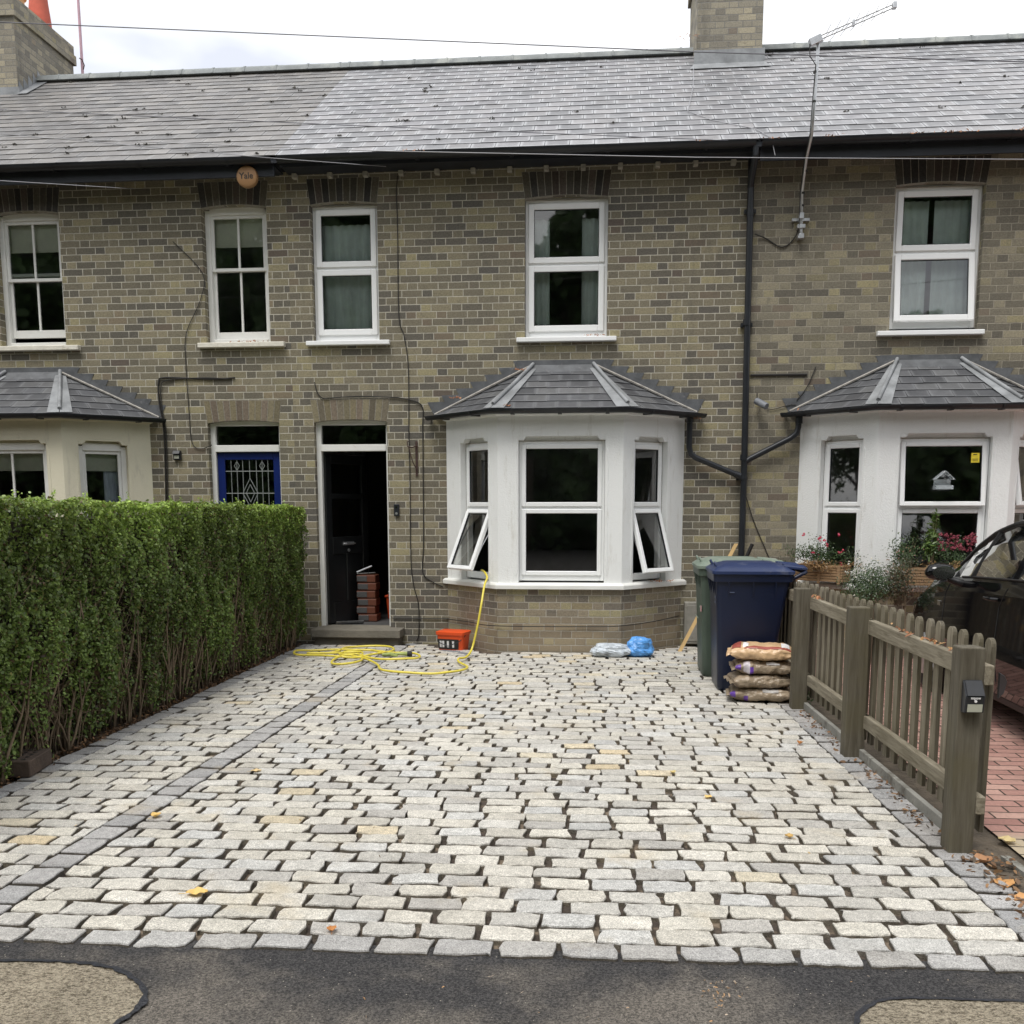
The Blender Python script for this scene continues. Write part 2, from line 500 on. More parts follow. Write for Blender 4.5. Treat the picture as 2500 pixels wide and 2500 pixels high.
class MB:
    def __init__(s, M4=None):
        s.v, s.f, s.uv, s.c, s.mi = [], [], [], [], []
        s.M = M4 or Matrix.Identity(4); s.cc = (1, 1, 1); s.m = 0
    def P(s, p):
        s.v.append(s.M @ Vector(p)); return len(s.v) - 1
    def face(s, idx, uv=None):
        s.f.append(tuple(idx)); s.c.append(s.cc); s.mi.append(s.m)
        if uv is None:
            uv = []
            for i in idx:
                p = s.v[i]; uv.append((p.x + p.y, p.z))
        s.uv.append(uv)
    def poly(s, pts, uv=None): s.face([s.P(p) for p in pts], uv)
    def box(s, x0, x1, y0, y1, z0, z1, M4=None):
        k = M4 or Matrix.Identity(4)
        i = [s.P(k @ Vector(p)) for p in ((x0, y0, z0), (x1, y0, z0), (x1, y1, z0), (x0, y1, z0), (x0, y0, z1), (x1, y0, z1), (x1, y1, z1), (x0, y1, z1))]
        for q, uv in (((0, 1, 5, 4), [(x0, z0), (x1, z0), (x1, z1), (x0, z1)]), ((1, 2, 6, 5), [(y0, z0), (y1, z0), (y1, z1), (y0, z1)]),
                  ((2, 3, 7, 6), [(x1, z0), (x0, z0), (x0, z1), (x1, z1)]), ((3, 0, 4, 7), [(y1, z0), (y0, z0), (y0, z1), (y1, z1)]),
                  ((4, 5, 6, 7), [(x0, y0), (x1, y0), (x1, y1), (x0, y1)]), ((3, 2, 1, 0), [(x0, y1), (x1, y1), (x1, y0), (x0, y0)])):
            s.face([i[a] for a in q], uv)
        return s
    def ring(s, x0, x1, z0, z1, w, y0, y1, M4=None, wb=None):
        wb = w if wb is None else wb
        s.box(x0, x0 + w, y0, y1, z0, z1, M4); s.box(x1 - w, x1, y0, y1, z0, z1, M4)
        s.box(x0 + w, x1 - w, y0 + .0005, y1, z1 - w, z1, M4); s.box(x0 + w, x1 - w, y0 + .0005, y1, z0, z0 + wb, M4)
        return s
    def prism(s, pts, d):
        """closed outline pts (3D, planar) pushed along d"""
        d = Vector(d); n = len(pts)
        a = [s.P(p) for p in pts]; b = [s.P(Vector(p) + d) for p in pts]
        s.face(a[::-1]); s.face(b)
        for i in range(n): s.face((a[i], a[(i + 1) % n], b[(i + 1) % n], b[i]))
        return s
    def tube(s, path, r, n=8, cap=True, r1=None):
        path = [Vector(p) for p in path]; rings = []; up = None
        for i, p in enumerate(path):
            t = (path[min(i + 1, len(path) - 1)] - path[max(i - 1, 0)]).normalized()
            if up is None:
                up = t.orthogonal().normalized()
            up = (up - t * up.dot(t)).normalized(); sd_ = t.cross(up)
            ri = r if r1 is None else r + (r1 - r) * i / (len(path) - 1)
            if isinstance(r, (list, tuple)): ri = r[i]
            rings.append([s.P(p + up * math.cos(2 * math.pi * k / n) * ri + sd_ * math.sin(2 * math.pi * k / n) * ri) for k in range(n)])
        for a, b in zip(rings, rings[1:]):
            for k in range(n): s.face((a[k], a[(k + 1) % n], b[(k + 1) % n], b[k]))
        if cap: s.face(rings[0][::-1]); s.face(rings[-1])
        return s
    def loft(s, rings, cap=True, closed=True):
        R_ = [[s.P(p) for p in r] for r in rings]; n = len(R_[0])
        for a, b in zip(R_, R_[1:]):
            for k in range(n if closed else n - 1): s.face((a[k], a[(k + 1) % n], b[(k + 1) % n], b[k]))
        if cap: s.face(R_[0][::-1]); s.face(R_[-1])
        return s
    def build(s, name, mats, parent=None, smooth=False, bevel=0, org=None, autosmooth=None, seg=1, subsurf=0):
        me = bpy.data.meshes.new(name)
        o_ = origin(parent) if parent else (Vector(org) if org is not None else Vector((0, 0, 0)))
        me.from_pydata([tuple(p - o_) for p in s.v], [], s.f)
        uvl = me.uv_layers.new(name='UVMap')
        flat = [c for f in s.uv for q in f for c in q]
        uvl.data.foreach_set('uv', flat)
        ca = me.color_attributes.new('col', 'FLOAT_COLOR', 'CORNER')
        cf = []
        for f, c in zip(s.f, s.c): cf += [c[0], c[1], c[2], 1.0] * len(f)
        ca.data.foreach_set('color', cf)
        if not isinstance(mats, (list, tuple)): mats = [mats]
        for m in mats: me.materials.append(m)
        me.polygons.foreach_set('material_index', s.mi)
        if smooth: me.polygons.foreach_set('use_smooth', [True] * len(s.f))
        me.update()
        o = link(name, me, parent, org)
        if autosmooth is not None:
            me.polygons.foreach_set('use_smooth', [True] * len(s.f))
            try: me.set_sharp_from_angle(angle=R(autosmooth))
            except Exception: pass
        if bevel:
            b = o.modifiers.new('bevel', 'BEVEL'); b.width = bevel; b.segments = seg; b.limit_method = 'ANGLE'; b.angle_limit = R(40)
            b.harden_normals = False
        if subsurf:
            ss = o.modifiers.new('sub', 'SUBSURF'); ss.levels = subsurf; ss.render_levels = subsurf
        return o

def np_mesh(name, V, K, cols, mat, parent=None, org=None):
    """V (n*K,3) vertices of n separate K-gons, cols (n,3)"""
    o_ = np.array(origin(parent) if parent else (org or (0, 0, 0)))
    V = V - o_
    n = len(V) // K
    me = bpy.data.meshes.new(name)
    me.vertices.add(n * K); me.vertices.foreach_set('co', V.astype(np.float32).ravel())
    me.loops.add(n * K); me.loops.foreach_set('vertex_index', np.arange(n * K, dtype=np.int32))
    me.polygons.add(n); me.polygons.foreach_set('loop_start', np.arange(n, dtype=np.int32) * K)
    me.polygons.foreach_set('loop_total', np.full(n, K, dtype=np.int32))
    ca = me.color_attributes.new('col', 'FLOAT_COLOR', 'CORNER')
    cc = np.ones((n, K, 4), np.float32); cc[:, :, :3] = cols[:, None, :]
    ca.data.foreach_set('color', cc.ravel())
    me.materials.append(mat)
    me.update(calc_edges=True); me.validate()
    return link(name, me, parent, org)

def leaves_np(C_, N_, size, asp, rng, spread=.7):
    """leaf-shaped 6-gons at centres C_ facing roughly N_"""
    n = len(C_)
    N = N_ + rng.normal(0, spread, (n, 3)); N /= np.linalg.norm(N, axis=1)[:, None] + 1e-9
    A = rng.normal(0, 1, (n, 3)); A -= (A * N).sum(1)[:, None] * N; A /= np.linalg.norm(A, axis=1)[:, None] + 1e-9
    B = np.cross(N, A)
    s = np.asarray(size).reshape(-1, 1) * np.ones((n, 1))
    sh = [(-.5, 0, 0), (-.18, .5 * asp, .06), (.25, .42 * asp, .05), (.55, 0, -.05), (.25, -.42 * asp, .05), (-.18, -.5 * asp, .06)]
    out = np.empty((n, 6, 3))
    for i, (a, b, c) in enumerate(sh): out[:, i] = C_ + A * s * a + B * s * b + N * s * c
    return out.reshape(-1, 3)

def local(ox, oy, ang, oz=0.0):
    return Matrix.Translation((ox, oy, oz)) @ Matrix.Rotation(ang, 4, 'Z')

def panel(mb, M4, u0, u1, z0, z1, holes, th, uoff=0.0):
    """wall sheet in local frame (front face at y=0, inward +y) with rectangular holes and their reveals"""
    us = sorted(set([u0, u1] + [h[0] for h in holes] + [h[1] for h in holes]))
    zs = sorted(set([z0, z1] + [h[2] for h in holes] + [h[3] for h in holes]))
    us = [u for u in us if u0 <= u <= u1]; zs = [z for z in zs if z0 <= z <= z1]
    def q(pts, uv): mb.face([mb.P(M4 @ Vector(p)) for p in pts], uv)
    for a, b in zip(us, us[1:]):
        for c, d in zip(zs, zs[1:]):
            if any(h[0] <= (a + b) / 2 <= h[1] and h[2] <= (c + d) / 2 <= h[3] for h in holes): continue
            q([(a, 0, c), (b, 0, c), (b, 0, d), (a, 0, d)], [(a + uoff, c), (b + uoff, c), (b + uoff, d), (a + uoff, d)])
            q([(b, th, c), (a, th, c), (a, th, d), (b, th, d)], [(b + uoff, c), (a + uoff, c), (a + uoff, d), (b + uoff, d)])
    for (a, b, c, d) in holes:
        q([(a, 0, d), (a, 0, c), (a, th, c), (a, th, d)][::-1], [(a + uoff + th, d), (a + uoff + th, c), (a + uoff, c), (a + uoff, d)])
        q([(b, 0, c), (b, 0, d), (b, th, d), (b, th, c)][::-1], [(b + uoff - th, c), (b + uoff - th, d), (b + uoff, d), (b + uoff, c)])
        q([(a, 0, d), (b, 0, d), (b, th, d), (a, th, d)], [(a, 0), (b, 0), (b, th), (a, th)])
        if c > z0: q([(b, 0, c), (a, 0, c), (a, th, c), (b, th, c)], [(b, 0), (a, 0), (a, th), (b, th)])
    q([(u0, 0, z1), (u1, 0, z1), (u1, th, z1), (u0, th, z1)], [(u0, 0), (u1, 0), (u1, th), (u0, th)])

def clip2(poly, a, b):
    """keep the part of 2D poly left of line a->b"""
    out = []
    def sd(p): return (b[0] - a[0]) * (p[1] - a[1]) - (b[1] - a[1]) * (p[0] - a[0])
    for i in range(len(poly)):
        p, q = poly[i], poly[(i + 1) % len(poly)]
        sp_, sq = sd(p), sd(q)
        if sp_ >= 0: out.append(p)
        if (sp_ >= 0) != (sq >= 0):
            t = sp_ / (sp_ - sq); out.append((p[0] + (q[0] - p[0]) * t, p[1] + (q[1] - p[1]) * t))
    return out

def slates(mb, O, U, W, outline, gauge, width, tones, th=.005, lap=.035, seed=0, missing=0):
    """slates on the plane O + U*u + W*w (W up the slope) inside a convex ccw outline"""
    rg = random.Random(seed)
    O, U, W = Vector(O), Vector(U).normalized(), Vector(W).normalized()
    N = U.cross(W).normalized()
    w0 = min(p[1] for p in outline); w1 = max(p[1] for p in outline)
    ua = min(p[0] for p in outline); ub = max(p[0] for p in outline)
    k = 0; w = w0
    while w < w1:
        off = (width / 2 if k % 2 else 0) + rg.uniform(-.02, .02)
        u = ua - width + off
        while u < ub:
            g = .0025
            dw = rg.uniform(-.005, .005)
            x0, x1 = u + g, u + width - g
            rect = [(x0, w + dw), (x1, w + dw + rg.uniform(-.003, .003)), (x1, w + gauge + .01), (x0, w + gauge + .01)]
            pl = rect
            for i in range(len(outline)):
                pl = clip2(pl, outline[i], outline[(i + 1) % len(outline)])
                if len(pl) < 3: break
            if len(pl) >= 3:
                kk = rg.uniform(.84, 1.16); mb.cc = tuple(c * kk for c in rg.choice(tones))
                lift = rg.uniform(0, .003)
                def pt(p, extra=0.0):
                    t = (p[1] - w) / gauge
                    return O + U * p[0] + W * p[1] + N * (th * 1.6 * (1 - t) + lift + extra)
                uv = [((p[0] - x0) / width, (p[1] - w) / gauge) for p in pl]
                top = [mb.P(pt(p)) for p in pl]
                mb.face(top, uv)
                bot = [mb.P(pt(p, -th - .004)) for p in pl]
                for i in range(len(pl)):
                    j = (i + 1) % len(pl)
                    mb.face((top[i], bot[i], bot[j], top[j]), [(.5, .5)] * 4)
            u += width
        w += gauge; k += 1

def arch(name, u0, u1, z0, z1, parent, y=-.004, tones=None, seed=0, flare=.035, rise=.028):
    rg = random.Random(seed)
    mb = MB(); n = max(6, round((u1 - u0 + flare) / .075))
    tones = tones or [(.06, .055, .05), (.09, .08, .065), (.13, .115, .08)]
    mid = (u0 + u1) / 2
    # mortar backing
    mb.cc = (.30, .28, .24)
    def zb(u): t = (u - mid) / ((u1 - u0) / 2); return z0 + rise * (1 - t * t)
    for k in range(n):
        t0, t1 = k / n, (k + 1) / n
        b0, b1 = u0 + (u1 - u0) * t0, u0 + (u1 - u0) * t1
        a0, a1 = u0 - flare + (u1 - u0 + 2 * flare) * t0, u0 - flare + (u1 - u0 + 2 * flare) * t1
        mb.cc = (.30, .28, .24)
        mb.prism([(b0, y + .003, zb(b0)), (b1, y + .003, zb(b1)), (a1, y + .003, z1), (a0, y + .003, z1)], (0, .1, 0))
        g = .0045
        kk = rg.uniform(.75, 1.25); mb.cc = tuple(c * kk for c in rg.choice(tones))
        mb.prism([(b0 + g, y, zb(b0) + .003), (b1 - g, y, zb(b1) + .003), (a1 - g, y, z1 - .004), (a0 + g, y, z1 - .004)], (0, .02, 0))
    mb.build(name, M['arch'], parent)

def drape(mb, u0, u1, z0, z1, y, fold=.05, amp=.018, M4=None, seed=0):
    rg = random.Random(seed); n = max(8, int((u1 - u0) / fold * 4)); k = M4 or Matrix.Identity(4)
    rows = 5; ph = rg.uniform(0, 6)
    g = []
    for r in range(rows + 1):
        z = z1 + (z0 - z1) * r / rows
        g.append([mb.P(k @ Vector((u0 + (u1 - u0) * i / n, y + amp * math.sin(ph + i / n * (u1 - u0) / fold * 6.28 + .4 * math.sin(3 * i / n * 6.28)) * (.6 + .4 * r / rows), z))) for i in range(n + 1)])
    for r in range(rows):
        for i in range(n): mb.face((g[r][i], g[r + 1][i], g[r + 1][i + 1], g[r][i + 1]))

def pane(M4, u0, u1, z0, z1, y, mat, parent, name='glass', Rt=None):
    mb = MB(M4); k = Rt or Matrix.Identity(4)
    mb.poly([k @ Vector(p) for p in ((u0, y, z0), (u1, y, z0), (u1, y, z1), (u0, y, z1))])
    return mb.build(name, mat, parent)

def casement(house, M4, u0, u1, z0, z1, tz, sb=.09, open_top=0, open_bot=0, fr=.045, sw=.062, cill=.07, frame_mat=None, head=0.0, trans=.05):
    """two-light uPVC window: outer frame, two framed lights with glass"""
    fm = frame_mat or M['upvc']
    y0, y1 = sb, sb + .06
    mb = MB(M4)
    mb.box(u0, u0 + fr, y0, y1, z0, z1); mb.box(u1 - fr, u1, y0, y1, z0, z1)
    mb.box(u0 + fr, u1 - fr, y0 + .001, y1, z1 - fr, z1)
    mb.box(u0 + fr, u1 - fr, y0 + .001, y1, z0, z0 + cill)
    mb.box(u0 + fr, u1 - fr, y0 + .001, y1, tz - trans / 2, tz + trans / 2)
    if head: mb.box(u0, u1, y0 + .02, y1, z1, z1 + head)
    w = mb.build('window', fm, house, bevel=.004)
    s = MB(M4)
    s.m = 0
    e = .008
    s.box(u0 - e, u0, y0 - .004, y0 + .02, z0, z1); s.box(u1, u1 + e, y0 - .004, y0 + .02, z0, z1)
    s.box(u0 - e, u1 + e, y0 - .004, y0 + .019, z1, z1 + e)
    s.build('sealant', M['seal'], w)
    for (a, b, op) in ((tz + trans / 2, z1 - fr, open_top), (z0 + cill, tz - trans / 2, open_bot)):
        ov = .012
        A0, A1, B0, B1 = u0 + fr - ov, u1 - fr + ov, a - ov, b + ov
        Rt = Matrix.Identity(4)
        if op:
            hz = B1
            Rt = Matrix.Translation((0, y0 - .02, hz)) @ Matrix.Rotation(-R(op), 4, 'X') @ Matrix.Translation((0, -(y0 - .02), -hz))
        sm = MB(M4)
        sm.ring(A0, A1, B0, B1, sw, y0 - .018, y0 + .03, Rt)
        sh = sm.build('sash', fm, w, bevel=.006)
        gk = MB(M4)
        gk.ring(A0 + sw, A1 - sw, B0 + sw, B1 - sw, .006, y0 - .006, y0 + .01, Rt)
        gk.build('gasket', M['black_plastic'], w)
        pane(M4, A0 + sw, A1 - sw, B0 + sw, B1 - sw, y0 + .004, M['glass'], w, Rt=Rt)
        if op > 8:
            st = MB(M4)
            p1 = Rt @ Vector((A1 - .02, y0 + .02, B0 + .08)); 
            st.tube([(A1 - .01, y0 + .02, B1 - .18), (A1 - .015, p1.y * .5 + y0 * .5, p1.z * .5 + (B1 - .18) * .5), p1], .006, 6)
            p0 = Rt @ Vector((A0 + .02, y0 + .02, B0 + .08))
            st.tube([(A0 + .01, y0 + .02, B1 - .18), (A0 + .015, p0.y * .5 + y0 * .5, p0.z * .5 + (B1 - .18) * .5), p0], .006, 6)
            st.build('stay', M['steel'], w)
    return w

def sashwin(house, M4, u0, u1, z0, z1, tz, sb=.10, drop=0.0, bars=True):
    """timber sliding sash with one glazing bar in each light"""
    wm = M['white_smooth']
    mb = MB(M4); fr = .055
    mb.box(u0, u0 + fr, sb, sb + .1, z0, z1); mb.box(u1 - fr, u1, sb, sb + .1, z0, z1)
    mb.box(u0 + fr, u1 - fr, sb + .001, sb + .1, z1 - .05, z1 + .03); mb.box(u0 + fr, u1 - fr, sb - .01, sb + .1, z0, z0 + .05)
    w = mb.build('window', wm, house, bevel=.004)
    mid = (u0 + u1) / 2
    for (a, b, y, lower) in ((tz - drop, z1 - .05, sb + .02, 0), (z0 + .05 + drop, tz + .035, sb + .05, 1)):
        s = MB(M4); sw = .035
        s.ring(u0 + fr, u1 - fr, a, b, sw, y, y + .035, wb=.085 if lower else .035)
        if bars: s.box(mid - .012, mid + .012, y + .004, y + .03, a + sw, b - sw)
        s.build('sash', wm, w, bevel=.003)
        pane(M4, u0 + fr + sw, u1 - fr - sw, a + sw, b - sw, y + .018, M['glass'], w)
    return w

def sill(parent, M4, u0, u1, z, mat, proj=.07, th=.05, depth=.16):
    mb = MB(M4)
    mb.prism([(u0, -proj, z - th), (u0, -proj, z - .008), (u0, depth, z + .012), (u0, depth, z - th)][::-1], (u1 - u0, 0, 0))
    return mb.build('sill', mat, parent, bevel=.005)

# ------------------------------------------------------------------ ground
def sheet(name, pts, z, mat, th=0, kind='structure'):
    mb = MB(); mb.poly([(x, y, z) for x, y in pts])
    o = mb.build(name, mat); tag(o, kind=kind); return o

sheet('ground', [(-400, -400), (400, -400), (400, 400), (-400, 400)], -.065, M['earth'])
sheet('road', [(-60, -40), (60, -40), (60, -12.6), (-60, -12.6)], -.06, M['road'])
sheet('pavement', [(-60, -12.6), (60, -12.6), (60, -7.60), (1.4, -7.62), (-2.5, -7.72), (-60, -7.72)], -.012, M['tarmac'])
# worn older surface left where the new strip was cut in, with its bitumen joint
def patch(name, pts, z):
    rg = random.Random(3)
    fine = []
    for i in range(len(pts)):
        a, b = Vector(pts[i]), Vector(pts[(i + 1) % len(pts)])
        n = max(1, int((b - a).length / .03)) if (b - a).length < 4 else 1
        for k in range(n):
            p = a.lerp(b, k / n); fine.append((p.x + rg.uniform(-.004, .004), p.y + rg.uniform(-.004, .004)))
    sheet(name, fine, z, M['old_tarmac'])
lp = [(-2.6, -7.925), (-2.08, -7.925), (-1.95, -7.914), (-1.85, -7.912), (-1.75, -7.92), (-1.66, -7.945), (-1.585, -7.985), (-1.51, -8.05), (-1.465, -8.11), (-1.448, -8.17), (-1.455, -8.23), (-1.475, -8.30), (-1.50, -8.42), (-1.52, -8.6), (-1.7, -12.5), (-14, -12.5), (-14, -7.93)][::-1]
patch('worn_pavement', lp, -.006)
rp = [(.86, -12.5), (.80, -8.4), (.785, -8.10), (.81, -8.03), (.845, -7.985), (.885, -7.95), (.93, -7.925), (.99, -7.912), (1.36, -7.903), (3, -7.9), (14, -7.85), (14, -12.5)][::-1]
patch('worn_pavement', rp, -.006)
def bead(path, w, seed):
    rg = random.Random(seed); mb = MB(); L = []; Rr = []
    P = []
    for a, b in zip(path, path[1:]):
        a, b = Vector((*a, 0)), Vector((*b, 0)); n = max(1, int((b - a).length / .02))
        for k in range(n): P.append(a.lerp(b, k / n))
    for i, p in enumerate(P):
        t = (P[min(i + 1, len(P) - 1)] - P[max(0, i - 1)]).normalized(); nn = Vector((-t.y, t.x, 0))
        a, b = w * rg.uniform(.3, 1), w * rg.uniform(.3, 1)
        L.append(mb.P((p + nn * a) + Vector((0, 0, -.003)))); Rr.append(mb.P((p - nn * b) + Vector((0, 0, -.001))))
    for i in range(len(P) - 1): mb.face((L[i], Rr[i], Rr[i + 1], L[i + 1]))
    o = mb.build('pavement_joint', M['bitumen']); tag(o, kind='structure')
bead([(-2.6, -7.925), (-2.08, -7.925), (-1.95, -7.914), (-1.85, -7.912), (-1.75, -7.92), (-1.66, -7.945), (-1.585, -7.985), (-1.51, -8.05), (-1.465, -8.11), (-1.448, -8.17), (-1.455, -8.23), (-1.475, -8.30), (-1.50, -8.42), (-1.52, -8.6)], .016, 1)
bead([(.80, -8.4), (.785, -8.10), (.81, -8.03), (.845, -7.985), (.885, -7.95), (.93, -7.925), (.99, -7.912), (1.36, -7.903), (3, -7.9)], .012, 2)

# bedding under the setts
sheet('drive_bed', [(-3.55, -7.745), (1.5, -7.67), (1.80, -7.62), (1.75, -4.0), (1.75, 0), (-3.55, 0)], -.026, M['joint'])
# neighbour's block paving, its edge course and the soil strip
sheet('neighbour_drive', [(1.92, -7.58), (9, -7.5), (9, 0), (1.78, 0)], -.008, M['blockpave'])
sheet('soil_strip', [(1.70, -7.66), (1.98, -7.66), (1.9, -3), (1.8, 0), (1.545, 0), (1.545, -3), (1.67, -6.3)], -.022, M['earth'])
mb = MB(); mb.prism([(1.90, -7.6, -.03), (1.94, -7.6, -.03), (1.84, -6.55, -.03), (1.80, -6.55, -.03)], (0, 0, .028)); tag(mb.build('kerb_edge', M['concrete_board']), kind='structure')

# ------------------------------------------------------------------ setts
CREAM = [(.55, .52, .455), (.585, .555, .485), (.51, .49, .445), (.56, .54, .495), (.61, .58, .515), (.47, .45, .415)]
GREY = [(.36, .37, .39), (.40, .405, .42), (.33, .34, .36)]
YEL = [(.60, .54, .42), (.60, .52, .38), (.60, .50, .34)]
def sett(mb, cx, cy, w, d, tone, rg, ang=0.0, ztop=.0, jag=.0068, sides=.04):
    # outline points
    px = []
    n1, n2 = max(4, int(w / .03)), 3
    c = .004
    hw, hd = w / 2, d / 2
    a = rg.uniform(-.006, .006); b = rg.uniform(-.006, .006)
    def side(x0, y0, x1, y1, n):
        for k in range(n):
            t = k / (n - 1)
            px.append((x0 + (x1 - x0) * t, y0 + (y1 - y0) * t))
    side(-hw + c, -hd + a, hw - c, -hd - a, n1)
    side(hw + b, -hd + c, hw - b, hd - c, n2)
    side(hw - c, hd + b, -hw + c, hd - b, n1)
    side(-hw - a, hd - c, -hw + a, -hd + c, n2)
    ca, sa = math.cos(ang), math.sin(ang)
    tx, ty = rg.uniform(-.022, .022), rg.uniform(-.03, .03)
    z0 = ztop + rg.uniform(-.0035, .0035)
    pts = []
    for (x, y) in px:
        x += rg.uniform(-jag, jag); y += rg.uniform(-jag, jag)
        if abs(x) > hw - .015 and abs(y) > hd - .015: k_ = rg.choice((1, 1, .97, .93)); x *= k_; y *= k_
        pts.append((x, y))
    n = len(pts)
    kk = rg.uniform(.9, 1.08); c0 = tuple(v * kk for v in tone); c1 = (c0[0] * .30, c0[1] * .27, c0[2] * .23)
    def P(x, y, z): return mb.P((cx + x * ca - y * sa, cy + x * sa + y * ca, z))
    top = [P(x * .984, y * .968, z0 + tx * x + ty * y + rg.uniform(-.001, .001)) for x, y in pts]
    mid = [P(x, y, z0 + tx * x + ty * y - .0055) for x, y in pts]
    bot = [P(x * 1.0, y * 1.0, -sides - .008) for x, y in pts]
    ctr = P(0, 0, z0 + rg.uniform(-.0005, .0025))
    for i in range(n):
        j = (i + 1) % n
        mb.cc = c0; mb.face((ctr, top[i], top[j])); mb.face((top[i], mid[i], mid[j], top[j]))
        mb.cc = c1; mb.face((mid[i], bot[i], bot[j], mid[j]))

def xdiv(y): return -2.225 - (y + .4) * -.0245 if False else -2.23 + (y + .4) * .0235
def xright(y): return 1.385 + (-3.0 - y) * .036 if y < -3 else 1.385
def xleft(y): return -3.36
BAY = [(-1.80, .1), (-1.80, 0), (-1.13, -.70), (.22, -.70), (.92, 0), (.92, .1)]
def in_bay(x, y, m=.03):
    return (x + y > -1.80 - m + .0) and y > -.70 - m and (x - y < .90 + m) if True else False
def past_curve(x, y):
    return x < -1.13 and y > -.14 - (x + 2.2) * .62 and x > -2.24
drive = MB(); kerbs = MB(); rg = random.Random(11)
y = -7.665; row = 0
rows = []
while y < -.05:
    rows.append(y); y += .1235 + rg.uniform(-.003, .003)
for ri, yb in enumerate(rows):
    off = (ri % 2) * .112 + rg.uniform(-.05, .05)
    fade = max(0, min(1, (-yb) / 7.7))
    yel = max(0, mnoise.noise(Vector((3.1, yb * .8, 0))))
    def ys(x): return yb + .021 * (x - .3) * fade + .012 * mnoise.noise(Vector((x * .6, yb * .9, 4)))
    segs = [(xleft(yb) + .135, xdiv(yb) - .09), (xdiv(yb) + .09, xright(yb) - .008)]
    for si, (xa, xb) in enumerate(segs):
        if ri == 0: segs_off = 0
        x = xa - (off if off > .05 else 0) * 1.0
        first = True
        while x < xb - .03:
            w = rg.uniform(.180, .212); gap = rg.uniform(.010, .030)
            x0, x1 = max(x, xa), min(x + w, xb)
            if xb - x1 < .06: x1 = xb
            if x1 - x0 > .045:
                cx, cyy = (x0 + x1) / 2, ys((x0 + x1) / 2)
                if not (in_bay(cx, cyy) or past_curve(cx, cyy) or (-3.3 < cx < -2.22 and cyy > -.36)):
                    bigc = mnoise.noise(Vector((cx * .9, cyy * .9, 8.0)))
                    r_ = rg.random()
                    if ri == 0: tone = rg.choice([(.42, .41, .395), (.46, .45, .43), (.43, .415, .39)])
                    elif r_ < .02 + max(0, bigc) * .12: tone = rg.choice(YEL)
                    elif r_ < .16: tone = rg.choice([(.51, .503, .48), (.56, .55, .52)])
                    else: tone = rg.choice(CREAM)
                    sett(drive, cx, cyy, x1 - x0, .1235 - rg.uniform(.009, .021), tone, rg, ang=.025 * fade + rg.uniform(-.02, .02))
            x = x1 + gap if x1 < xb else xb
drv = drive.build('driveway', M['sett']); tag(drv, kind='structure')
# grey edging courses
def course(path, w, l, seed, tones=GREY, z=.001):
    rg = random.Random(seed)
    P = [Vector((*p, 0)) for p in path]
    tot = sum((b - a).length for a, b in zip(P, P[1:])); s_ = 0
    while s_ < tot:
        L = l * rg.uniform(.85, 1.15); t = s_ + L / 2
        acc = 0
        for a, b in zip(P, P[1:]):
            d = (b - a).length
            if acc + d >= t or b is P[-1]:
                p = a.lerp(b, (t - acc) / d); an = math.atan2((b - a).y, (b - a).x); break
            acc += d
        sett(kerbs, p.x, p.y, L - .022, w * rg.uniform(.95, 1.03), rg.choice(tones), rg, ang=an + rg.uniform(-.03, .03), ztop=z, jag=.003)
        s_ += L
course([(xdiv(-7.62), -7.62), (xdiv(-.4), -.4)], .145, .18, 1, [(.40, .39, .38), (.45, .44, .425), (.36, .355, .35)])
course([(1.625, -7.60), (1.61, -6.9), (1.59, -6.3), (1.535, -4.9), (1.465, -3.0), (1.465, -1.4)], .165, .19, 2, [(.36, .352, .345), (.44, .43, .42), (.40, .385, .37), (.32, .318, .315)])
course([(-3.29, -7.6), (-3.29, -.3)], .125, .2, 3, [(.35, .345, .34), (.40, .392, .38)])
course([(-2.18, -.16), (-1.9, -.40), (-1.6, -.68), (-1.34, -.9)], .1, .15, 4, [(.22, .225, .235), (.27, .275, .285)])
tag(kerbs.build('kerb_strip', M['sett']), kind='structure')

# ------------------------------------------------------------------ houses
EAVE_Z, EAVE_Y, RIDGE_Y, RIDGE_Z = 5.17, -.36, 3.0, 7.38
SL = Vector((0, RIDGE_Y - EAVE_Y, RIDGE_Z - EAVE_Z)); SLEN = SL.length

